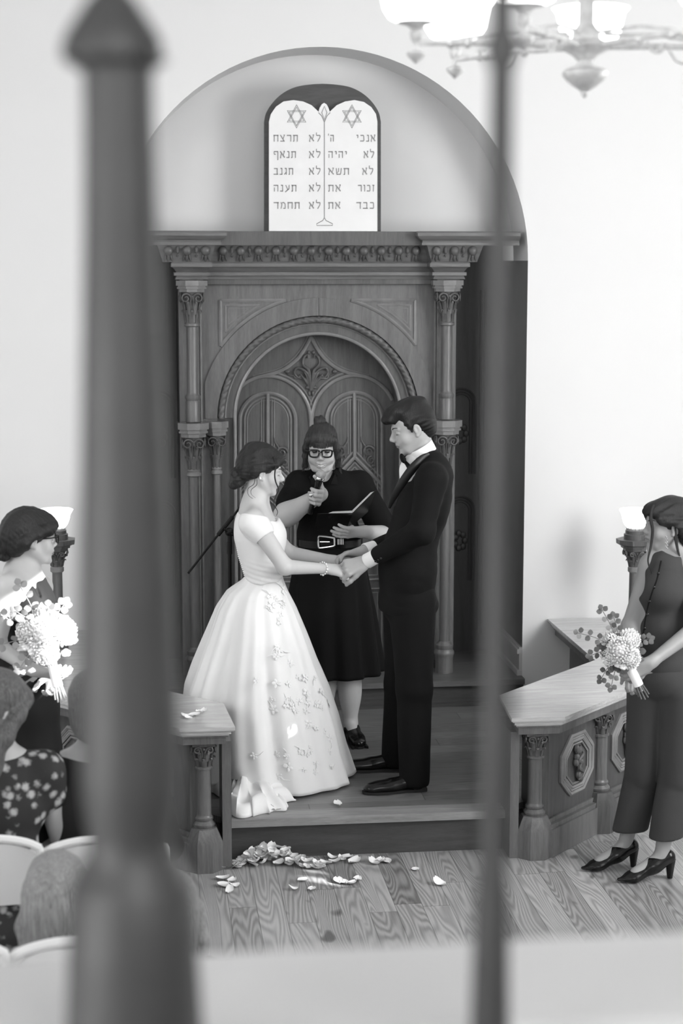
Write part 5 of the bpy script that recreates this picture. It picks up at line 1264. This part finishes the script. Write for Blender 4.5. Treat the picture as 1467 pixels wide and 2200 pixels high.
def bouquet(c, sc, label, ax, seed, mats, sprigs, held):
    rd = random.Random(seed); t = thing('bouquet', label, 'bouquet', c); c = np.asarray(c, float); ax = unit(ax); u = unit(np.cross(ax, (0, 1, 0.01))); v = np.cross(ax, u)
    for (a, b_, e, r) in ((.012, .012, .05, .062), (-.050, -.02, .03, .052), (.02, -.055, .02, .050), (-.01, .060, .02, .050), (.062, .01, .02, .042)):
        m = MB(); mumhead(m, c+(u*a+v*b_+ax*e)*sc, ax+u*a*9+v*b_*9, r*sc, rd); obj('flower_head', m, mats[0], t, 180)
    for k in range(16):
        a = rd.uniform(0, 6.28); rr = rd.uniform(.06, .095)*sc; p = c+(u*math.cos(a)+v*math.sin(a))*rr+ax*rd.uniform(-.02, .04)*sc; m = MB()
        for j in range(5): b_ = j*1.257; e = u*math.cos(b_)+v*math.sin(b_); m.ell(p+e*.008*sc, np.array((.010, .010, .007))*sc, 8, 6)
        m.ell(p+ax*.004, (.007*sc,)*3, 8, 6); obj('small_flower', m, mats[0], t, 180)
    for (dx, dy, L) in sprigs:
        d = unit(V(dx, rd.uniform(-.3, .1), dy)); m = MB(); p0 = c+d*.03; pts = [p0, p0+d*L*.5+V(0, 0, .01), p0+d*L]; sp = spline(pts, 6); m.tube(sp, .0016, 5); st = obj('stem', m, mats[1], t)
        m = MB()
        for q in range(2, len(sp)-1, 3):
            for sg in (-1, 1): dd = unit(d*.5+sg*unit(np.cross(d, (0, 1, 0)))+V(0, rd.uniform(-.6, .2), 0)); leafm(m, sp[q]+dd*.004, dd, V(rd.uniform(-.5, .5), -1, .3), .026*sc, .0125*sc)
        leafm(m, sp[-1], d, V(0, -1, .2), .024*sc, .0125*sc); obj('leaves', m, mats[1], st, 180)
    m = MB()
    for k in range(26): a = rd.uniform(0, 6.28); e = u*math.cos(a)+v*math.sin(a); leafm(m, c+e*rd.uniform(.05, .09)*sc-ax*.02, unit(e+ax*rd.uniform(-.5, .5)), ax+V(0, -.6, 0), .030*sc, .015*sc)
    obj('foliage', m, mats[1], t, 180)
    m = MB(); h0 = np.asarray(held, float); dn = unit(h0-c)
    for k in range(9): a = k*.7; e = (u*math.cos(a)+v*math.sin(a)); m.tube([c-ax*.01+e*.03, h0+e*.010, h0+dn*.09+e*.022], .0035, 6)
    obj('stems', m, mats[1], t); m = MB(); m.tube([h0-dn*.035, h0+dn*.045], .020, 14); obj('ribbon_wrap', m, M['shirt'], t)
    return t
# ------------------------------------------------------------------ woman in the dark vest, right
RY = 7.22
Q = lambda x, y, d=0.0: at(x, y, RY+d)
rp = thing('person', 'woman in a sleeveless dark vest and trousers standing at the right edge with a bouquet', 'person', (Q(1425, 1600)[0], RY, 0))
Rr = PITCH((-1, -.12, 0), -.03); hr = Q(1432, 1128); rs = .93; nb = Q(1450, 1185)
b = Sol(); head(b, hr, Rr, rs, nb, jaw=.9, nr=(.042, .05))
b.ell(Q(1428, 1265), (.12, .10, .15), None, .04); b.ell(Q(1418, 1350), (.10, .09, .14), None, .05); b.ell(Q(1425, 1440), (.14, .11, .12), None, .05)
sA, sB = Q(1398, 1215, -.02), Q(1478, 1218, -.06); eA, wA = Q(1352, 1345, .02), Q(1368, 1430, -.15); eB, wB = Q(1500, 1345, -.14), Q(1395, 1425, -.24)
b.cap(nb+V(0, 0, -.02), sA, .05, .045, .04); b.cap(nb+V(0, 0, -.02), sB, .05, .045, .04); b.cap(sA, eA, .043, .034, .03); b.cap(eA, wA, .034, .023, .02); b.cap(sB, eB, .045, .036, .03); b.cap(eB, wB, .038, .024, .02)
hand(b, wB, V(-1, -.05, -.45), V(.2, .9, .2), 1, [(.5, .8, .5)]*4, .95, thumb=(.7, .6, .3)); hand(b, wA, V(-.2, -.1, -1), V(0, -1, .1), 1, [(.5, .7, .5)]*4, .9)
fA, fB = atz(1378, 1880, .10), atz(1430, 1885, .10); fA = V(fA[0]+.03, 7.32, .10); fB = V(fB[0]+.055, 7.16, .10)
for hp, kn, an in ((Q(1396, 1490, .04), Q(1382, 1660, .05), fA), (Q(1462, 1490, -.04), Q(1452, 1670, -.04), fB)): b.cap(hp, kn, .09, .05, .03); b.cap(kn, an, .05, .03, .02); b.cap(an, an+V(-.12, -.02, -.06), .028, .024, .02)
solid('body', b, .006, [M['skin_shaded'], M['lip_'], M['brow']], rp, [(*box3(hr+V(-.01, 0, -.045), (.14, .11, .19)), .0026), (*box3(Q(1365, 1450, -.22), (.11, .12, .10)), .003)], facepaint(hr, Rr, rs))
facebits(hr, Rr, rs, rp)
h_ = Sol(); H = lambda x, y, z: hr+Rr@(np.array([x, y, z])*rs)
h_.ell(H(0, -.022, .046), np.array((.088, .108, .092))*rs, Rr, .02); h_.ell(H(0, .06, .068), np.array((.062, .046, .038))*rs, Rr, .03); h_.ell(H(0, -.08, -.01), np.array((.072, .06, .10))*rs, Rr, .03); h_.ell(H(0, -.09, -.10), np.array((.065, .045, .10))*rs, Rr, .03)
for q in (-1, 1): h_.chain([H(q*.05, .085, .06), H(q*.072, .06, .035), H(q*.078, .02, .03), H(q*.078, -.04, .0), H(q*.05, -.08, -.06)], [.016, .018, .018, .022, .024], .02)
h_.ell(H(0, .120, -.050), np.array((.12, .112, .097))*rs, Rr, .008, True)
for q in (-1, 1): h_.ell(H(q*.088, 0, -.030), np.array((.026, .025, .034))*rs, Rr, .006, True)
solid('hair', h_, .0035, M['hair_b'], rp, disp=locks(hr, Rr, .003))
m = MB(); strands(m, [[Q(1404, 1085, -.06), Q(1398, 1110, -.08), Q(1402, 1140, -.08), Q(1398, 1175, -.08), Q(1392, 1205, -.09), Q(1400, 1235, -.09)], [Q(1450, 1130, -.07), Q(1452, 1160, -.07), Q(1458, 1190, -.07), Q(1468, 1210, -.07)]], .007); obj('hair_wisps', m, M['hair_b'], rp)
m = MB()
for k in range(12): m.ell(Q(1432+(k % 3-1)*2, 1152+k*2.4, -.075), (.0035, .003, .0035), 6, 5)
obj('earring', m, M['silver'], rp)
d_ = Sol(); d_.ell(Q(1430, 1255), (.125, .112, .16), None, .05); d_.ell(Q(1417, 1268, -.03), (.088, .09, .072), None, .04); d_.ell(Q(1420, 1350), (.105, .10, .14), None, .05); d_.ell(Q(1428, 1425), (.135, .115, .11), None, .05)
d_.cap(Q(1446, 1208), Q(1408, 1222), .052, .048, .04); d_.cap(Q(1425, 1225, -.04), Q(1420, 1265, -.05), .07, .08, .05); d_.cap(Q(1446, 1206), Q(1484, 1218, -.05), .052, .052, .04)
d_.cap(Q(1446, 1150, -.02), Q(1446, 1180, -.03), .058, .050, .01, True); d_.ell(sA+V(-.070, 0, -.055), (.040, .09, .09), None, .01, True); d_.ell(sB+V(.075, -.01, -.05), (.040, .09, .10), None, .01, True); d_.plane(Q(1425, 1440), V(0, 0, -1), .006)
solid('vest', d_, .005, M['vest'], rp, disp=wrinkle(.002, (12, 12, 12), 7, 3))
m = MB(); bl = [Q(1420, 1205, -.10), Q(1411, 1245, -.145), Q(1400, 1275, -.150), Q(1390, 1310, -.125), Q(1384, 1345, -.115), Q(1378, 1400, -.125)]; m.tube(spline(bl, 5), .0035, 6); pk = obj('placket', m, M['black'], rp)
for x, y, d in ((1409, 1232, -.145), (1400, 1262, -.155), (1390, 1292, -.14), (1386, 1320, -.125), (1380, 1350, -.12)): obj('button', MB().ell(Q(x+5, y, d), (.007, .004, .007), 10, 6), M['blackl'], pk)
t = Sol(); t.ell(Q(1430, 1455), (.15, .125, .11), None, .05)
for hp, kn, an in ((Q(1396, 1490, .04), Q(1382, 1660, .05), fA), (Q(1462, 1490, -.04), Q(1452, 1670, -.04), fB)): t.cap(hp, kn, .10, .078, .012); t.cap(kn, an+V(.01, 0, .01), .078, .074, .008, n=V(0, 1, 0), fl=.85)
t.plane(V(0, 0, .075), V(.05, 0, -1), .004); t.plane(Q(1425, 1405), V(0, 0, 1), .004)
solid('trousers', t, .006, M['vest'], rp, disp=wrinkle(.004, (12, 12, 4), 7, 6))
for f_ in (fA, fB):
    s_ = Sol(); p = V(f_[0]+.03, f_[1], 0); d = unit(V(-1, -.12, 0)); s_.cap(p+V(0, 0, .10), p+d*.07+V(0, 0, .07), .034, .034, .03); s_.cap(p+d*.07+V(0, 0, .06), p+d*.16+V(0, 0, .026), .034, .034, .03, n=V(0, 0, 1), fl=.75); s_.cap(p+d*.16+V(0, 0, .022), p+d*.22+V(0, 0, .016), .033, .014, .02, n=V(0, 0, 1), fl=.5); s_.plane(V(0, 0, .006), V(0, 0, -1), .002)
    sh = solid('heeled_shoe', s_, .0045, M['blackl'], rp); obj('heel', MB().lathe([(.012, .004), (.014, .02), (.024, .09)], (p[0]+.012, p[1], 0), 12), M['blackl'], sh)
bouquet(Q(1335, 1398, -.24), .92, 'bouquet of white chrysanthemums with eucalyptus sprigs held by the woman in the vest', V(-.25, -.75, .55), 4, (M['mum'], M['leaf']), ((-.5, 1, .17), (-1, .45, .19), (-.25, 1, .12), (-1, -.1, .11), (-.6, -.9, .12), (.9, .35, .10), (-.3, -1, .13)), Q(1362, 1452, -.25))
# ------------------------------------------------------------------ woman with glasses, left
LY = 7.02
L_ = lambda x, y, d=0.0: at(x, y, LY+d)
lp_ = thing('person', 'woman with glasses and curly pinned-up hair in a sleeveless black dress, holding a bouquet', 'person', (L_(50, 1600)[0], LY, 0))
Rl = PITCH((1, .25, 0), .05); hl = L_(68, 1155); ls = .90; nb = L_(45, 1222)
b = Sol(); head(b, hl, Rl, ls, nb, jaw=.95, nr=(.044, .05))
b.ell(L_(52, 1290), (.10, .14, .14), None, .04); b.ell(L_(45, 1370), (.09, .11, .12), None, .04); b.ell(L_(48, 1460), (.12, .12, .12), None, .04)
sA, sB = L_(20, 1262, -.14), L_(88, 1262, .14); eA, wA = L_(-10, 1385, -.20), L_(72, 1440, -.26); eB, wB = L_(90, 1390, .14), L_(112, 1440, -.10)
b.cap(nb+V(0, 0, -.02), sA, .05, .05, .05); b.cap(nb+V(0, 0, -.02), sB, .05, .045, .05); b.cap(sA, eA, .045, .038, .03); b.cap(eA, wA, .036, .024, .02); b.cap(sB, eB, .04, .034, .03); b.cap(eB, wB, .034, .023, .02)
hand(b, wA, V(1, -.05, -.22), V(.1, .6, .8), -1, [(.25, .5, .4)]*4, .95, thumb=(.7, .4, .5)); hand(b, wB, V(.1, -.5, -.6), V(-.3, -.8, .2), 1, [(.5, .8, .5)]*4, .9)
for q in (-1, 1): b.cap(L_(48+q*12, 1480, q*.05), L_(50+q*10, 1700, q*.06), .08, .05, .03); b.cap(L_(50+q*10, 1700, q*.06), V(L_(52, 1700)[0]+q*.02, LY+q*.06, .09), .05, .035, .02)
solid('body', b, .006, [M['skin_b'], M['lip_'], M['brow']], lp_, [(*box3(hl+V(.01, 0, -.045), (.14, .11, .18)), .003), (*box3(L_(100, 1450, -.22), (.10, .12, .08)), .003)], facepaint(hl, Rl, ls))
facebits(hl, Rl, ls, lp_)
h_ = Sol(); H = lambda x, y, z: hl+Rl@(np.array([x, y, z])*ls)
h_.ell(H(0, -.022, .046), np.array((.090, .110, .094))*ls, Rl, .02); h_.ell(H(0, .06, .066), np.array((.062, .046, .040))*ls, Rl, .03); h_.ell(H(0, -.08, .0), np.array((.072, .06, .08))*ls, Rl, .03)
for q in (-1, 1): h_.chain([H(q*.05, .088, .06), H(q*.072, .06, .045), H(q*.08, .018, .03), H(q*.078, -.04, -.01), H(q*.04, -.08, -.05)], [.018, .02, .018, .024, .026], .02)
h_.ell(H(0, .118, -.045), np.array((.12, .112, .098))*ls, Rl, .008, True)
for q in (-1, 1): h_.ell(H(q*.088, 0, -.030), np.array((.026, .025, .034))*ls, Rl, .006, True)
bun = H(0, -.135, -.045); rb2 = random.Random(9)
for i in range(26): a, e = rb2.uniform(0, 6.28), rb2.uniform(-1.2, 1.2); h_.ell(bun+V(math.cos(a)*math.cos(e)*.040, math.sin(a)*math.cos(e)*.036, math.sin(e)*.042), (.016, .016, .015), None, .005)
h_.ell(bun, (.038, .036, .04), None, .01)
cur = lambda P: wrinkle(.005, (70, 70, 70), 8, 0)(P)
solid('hair', h_, .0035, M['hair_b'], lp_, disp=cur)
m = MB()
for q in (-1, 1): lp = [H(q*x, .108, z) for x, z in ((.008, .006), (.012, .016), (.048, .016), (.056, .010), (.052, -.014), (.040, -.020), (.018, -.018), (.010, -.008))]; m.tube(spline(lp, 3, closed=True), .0028, 6, closed=True); m.tube([H(q*.056, .104, .010), H(q*.080, .07, .009), H(q*.083, .0, .004)], .003, 6)
m.tube([H(-.009, .110, .005), H(.009, .110, .005)], .0026, 6); obj('glasses', m, M['blackl'], lp_)
d_ = Sol(); d_.ell(L_(54, 1292), (.108, .148, .13), None, .05); d_.ell(L_(72, 1300, -.03), (.085, .11, .075), None, .04); d_.ell(L_(46, 1370), (.095, .12, .12), None, .05); d_.cap(L_(46, 1400), V(L_(50, 1500)[0], LY, .9), .10, .13, .06, n=V(0, 1, 0), fl=1.1)
d_.cap(V(L_(50, 1500)[0], LY, .95), V(L_(52, 1500)[0], LY, .25), .13, .19, .05); d_.plane(V(0, 0, .12), V(0, 0, -1), .004)
d_.cap(nb+V(.02, 0, -.03), sA+V(.02, .03, 0), .045, .035, .03); d_.cap(nb+V(.02, 0, -.03), sB, .045, .04, .03)
d_.ell(L_(45, 1232), (.075, .11, .042), None, .008, True); d_.cap(L_(72, 1232, -.09), L_(86, 1285, -.12), .022, .006, .004, True); d_.ell(sA+V(-.02, -.05, -.03), (.055, .055, .10), None, .008, True)
solid('dress', d_, .0055, M['gown'], lp_, disp=wrinkle(.003, (12, 12, 5), 7, 1))
bouquet(L_(98, 1368, -.30), 1.12, 'white bouquet held by the woman with glasses, bleached by a patch of sun', V(.15, -.8, .55), 8, (M['mum'], M['leafl']), ((-1, .55, .16), (-.45, 1, .20), (-.9, .9, .13), (-1, -.15, .20), (.6, 1, .12), (.1, 1, .1), (-.7, -.8, .13)), L_(118, 1450, -.32))
# ------------------------------------------------------------------ folding chairs
def folding_chair(label):
    t = thing('folding_chair', label, 'chair', (0, 0, 0), 'white folding chairs'); w_ = .225
    m = MB(); 
    for q in (-1, 1): pass
    fr = [V(-w_, -.16, 0), V(-w_, .10, .40), V(-w_, .22, .74), V(-w_*.93, .232, .79), V(-w_*.5, .238, .815), V(0, .24, .82), V(w_*.5, .238, .815), V(w_*.93, .232, .79), V(w_, .22, .74), V(w_, .10, .40), V(w_, -.16, 0)]
    fr = [V(p[0], -p[1], p[2]) for p in fr]; m.tube(spline(fr, 5), .013, 8); obj('frame', m, M['chair'], t)
    m = MB(); rows = []
    for i in range(9):
        z = .60+.205*i/8; rows.append([(x, -(.178+.052*i/8)-.018*(1-(x/w_)**2)-.004, z-(.05*abs(x/w_)**4 if i == 8 else 0)) for x in np.linspace(-w_*.98, w_*.98, 13)])
    P = np.array(rows); m.grid(P); m.grid((P+np.array([0, .012, 0]))[::-1]); m.grid([P[0], P[0]+np.array([0, .012, 0])]); m.grid([P[-1]+np.array([0, .012, 0]), P[-1]]); obj('backrest', m, M['chair'], t, 50)
    m = MB(); m.box((-.205, -.19, .435), (.205, .20, .455)); m.box((-.195, -.18, .425), (.195, .19, .435)); obj('seat', m, M['chair'], t)
    for q in (-1, 1): obj('leg', MB().tube([(q*(w_-.025), .20, 0), (q*(w_-.025), .02, .42), (q*(w_-.02), -.10, .56)], .012, 8), M['chairm'], t)
    obj('stretcher', MB().tube([(-w_, .12, .10), (w_, .12, .10)], .010, 8), M['chairm'], t)
    return t
ch0 = folding_chair('white folding chair of the woman in the floral dress, far left edge')
spots = [(at(-48, 1795, 5.42), None), (at(228, 1795, 5.46), 'white folding chair of the man in the dark jacket, half hidden by the post'), (at(186, 2010, 4.45), 'white folding chair nearest the camera, under the long-haired woman'), (at(-152, 2015, 4.42), 'white folding chair at the lower left corner, beside the long-haired woman')]
chs = []
for i, (p, lb) in enumerate(spots):
    o = ch0 if i == 0 else copy_tree(ch0); o.location = (p[0], p[1]+.22, p[2]-.83 if False else 0); o.scale = (.86, 1, p[2]/.825 if .7 < p[2]/.825 < 1.3 else 1)
    if lb: o['label'] = lb
    chs.append(o)
# ------------------------------------------------------------------ seated guests
def seated(name_label, hx, hy, Yh, face, pitch, hairm, top, skinm, longhair, sc=.92, seat_y=None, sleeve=.4, male=False, arm=None, fineh=True):
    h0 = at(hx, hy, Yh); t = thing('person', name_label, 'person', (h0[0], Yh, 0)); R_ = PITCH(face, pitch); nb = h0+V(-face[0]*.03, -face[1]*.03, -.135)
    b = Sol(); head(b, h0, R_, sc, nb, nr=(.046, .052)); zc_ = nb[2]; c1 = V(nb[0], Yh-.02, zc_-.17); pv = V(nb[0], Yh-.06, .53)
    b.ell(c1, (.165, .10, .15), None, .05); b.ell((c1+pv)/2, (.14, .10, .15), None, .05); b.ell(pv, (.17, .13, .11), None, .05)
    A_ = arm or [((-.19, .10, -.05), (-.10, .26, -.02)), ((.19, .10, -.05), (.10, .26, -.02))]
    pts = []
    for q, (eo, wo) in zip((-1, 1), A_):
        sh = V(nb[0]+q*.165, Yh-.01, zc_-.075); el = V(nb[0]+eo[0]+q*.04, Yh+eo[1], zc_-.33+eo[2]); wr = V(nb[0]+wo[0], Yh+wo[1]+.05, zc_-.42+wo[2]+.03)
        b.cap(nb+V(0, 0, -.02), sh, .05, .05, .05); b.cap(sh, el, .047, .038, .03); b.cap(el, wr, .038, .025, .02); hand(b, wr, V(-q*.5, .8, -.1), V(0, 0, -1), -q, [(.3, .4, .3)]*4, .9); pts.append((sh, el, wr))
        hp = pv+V(q*.09, .05, -.02); kn = V(hp[0]+q*.02, Yh+.42, .50); an = V(hp[0]+q*.02, Yh+.40, .08); b.cap(hp, kn, .085, .06, .03); b.cap(kn, an, .058, .038, .03); b.cap(an, an+V(0, .13, -.04), .034, .026, .02)
    solid('body', b, .007, [skinm, M['lip_'], M['brow']], t, [(*box3(h0+V(0, 0, -.04), (.15, .15, .19)), .0035)], facepaint(h0, R_, sc))
    facebits(h0, R_, sc, t)
    H = lambda x, y, z: h0+R_@(np.array([x, y, z])*sc); h_ = Sol(); h_.ell(H(0, -.022, .046), np.array((.090, .110, .094))*sc, R_, .02); h_.ell(H(0, .06, .066), np.array((.064, .046, .040))*sc, R_, .03)
    h_.ell(H(0, -.075, -.02), np.array((.080, .055, .095))*sc, R_, .03)
    if longhair:
        for q in (-1, 1): h_.chain([H(q*.06, .06, .06), H(q*.082, .03, .0), H(q*.090, .01, -.09), H(q*.085, -.01, -.17)], [.02, .024, .028, .016], .02)
        h_.chain([H(0, -.09, 0), V(nb[0]-face[0]*.05, Yh-.085, zc_-.02), V(nb[0]-face[0]*.05, Yh-.115, zc_-longhair)], [.075, .075, .05], .03, n=V(0, 1, 0), fl=.7)
    h_.ell(H(0, .120, -.050), np.array((.09, .112, .098))*sc, R_, .008, True)
    solid('hair', h_, .004, hairm, t, disp=locks(h0, R_, .0012))
    d_ = Sol(); d_.ell(c1, (.18, .118, .165), None, .05); d_.ell((c1+pv)/2, (.155, .115, .16), None, .05); d_.ell(pv, (.185, .145, .11), None, .05)
    for sh, el, wr in pts: d_.cap(nb+V(0, 0, -.055), sh, .055, .062, .05); d_.cap(sh, sh+(el-sh)*sleeve, .064, .060 if sleeve < 1 else .055, .03)
    if sleeve >= 1:
        for sh, el, wr in pts: d_.cap(el, wr-unit(wr-el)*.06, .055, .042, .02)
    for q in (-1, 1): hp = pv+V(q*.09, .05, -.02); kn = V(hp[0]+q*.02, Yh+.42, .50); d_.cap(hp, kn, .105, .085, .04); d_.cap(kn, kn+V(0, 0, -.36 if male else -.15), .08, .075, .04)
    d_.cap(nb+V(0, .01, .03), nb+V(0, .03, -.01), .060, .055, .01, True)
    solid('jacket' if male else 'dress', d_, .006, top, t, disp=wrinkle(.004, (10, 10, 10), 7, 2))
    for q in (-1, 1): an = V(pv[0]+q*.11, Yh+.38, 0); shoe(t, V(an[0], an[1]-.03, .003), V(0, 1, 0), .26, .044)
    return t
seated('seated woman in a black floral dress with wavy light brown hair, looking down', -4, 1522, 5.62, (.8, .6, 0), .5, M['hair_m'], M['floralc'], M['skin_b'], .14, arm=[((-.17, .12, -.05), (-.08, .26, -.02)), ((.19, .06, -.06), (.02, .28, .0))], sleeve=.25)
seated('seated man in a dark jacket partly hidden by the newel post', 206, 1520, 5.72, (.1, 1, 0), .1, M['hair_m'], M['jacket'], M['skin_b'], 0, sc=.98, sleeve=1.0, male=True)
seated('seated woman seen from behind with long straight blond hair in a patterned dress', 122, 1925, 4.72, (.15, 1, 0), .35, M['hair_l'], M['floralg'], M['skin_b'], .30, sleeve=.3)
seated('seated person with loose fair hair, mostly hidden behind the newel post', 362, 1962, 4.65, (0, 1, 0), .2, M['hair_l'], M['jacket'], M['skin_b'], .22, sleeve=.4)
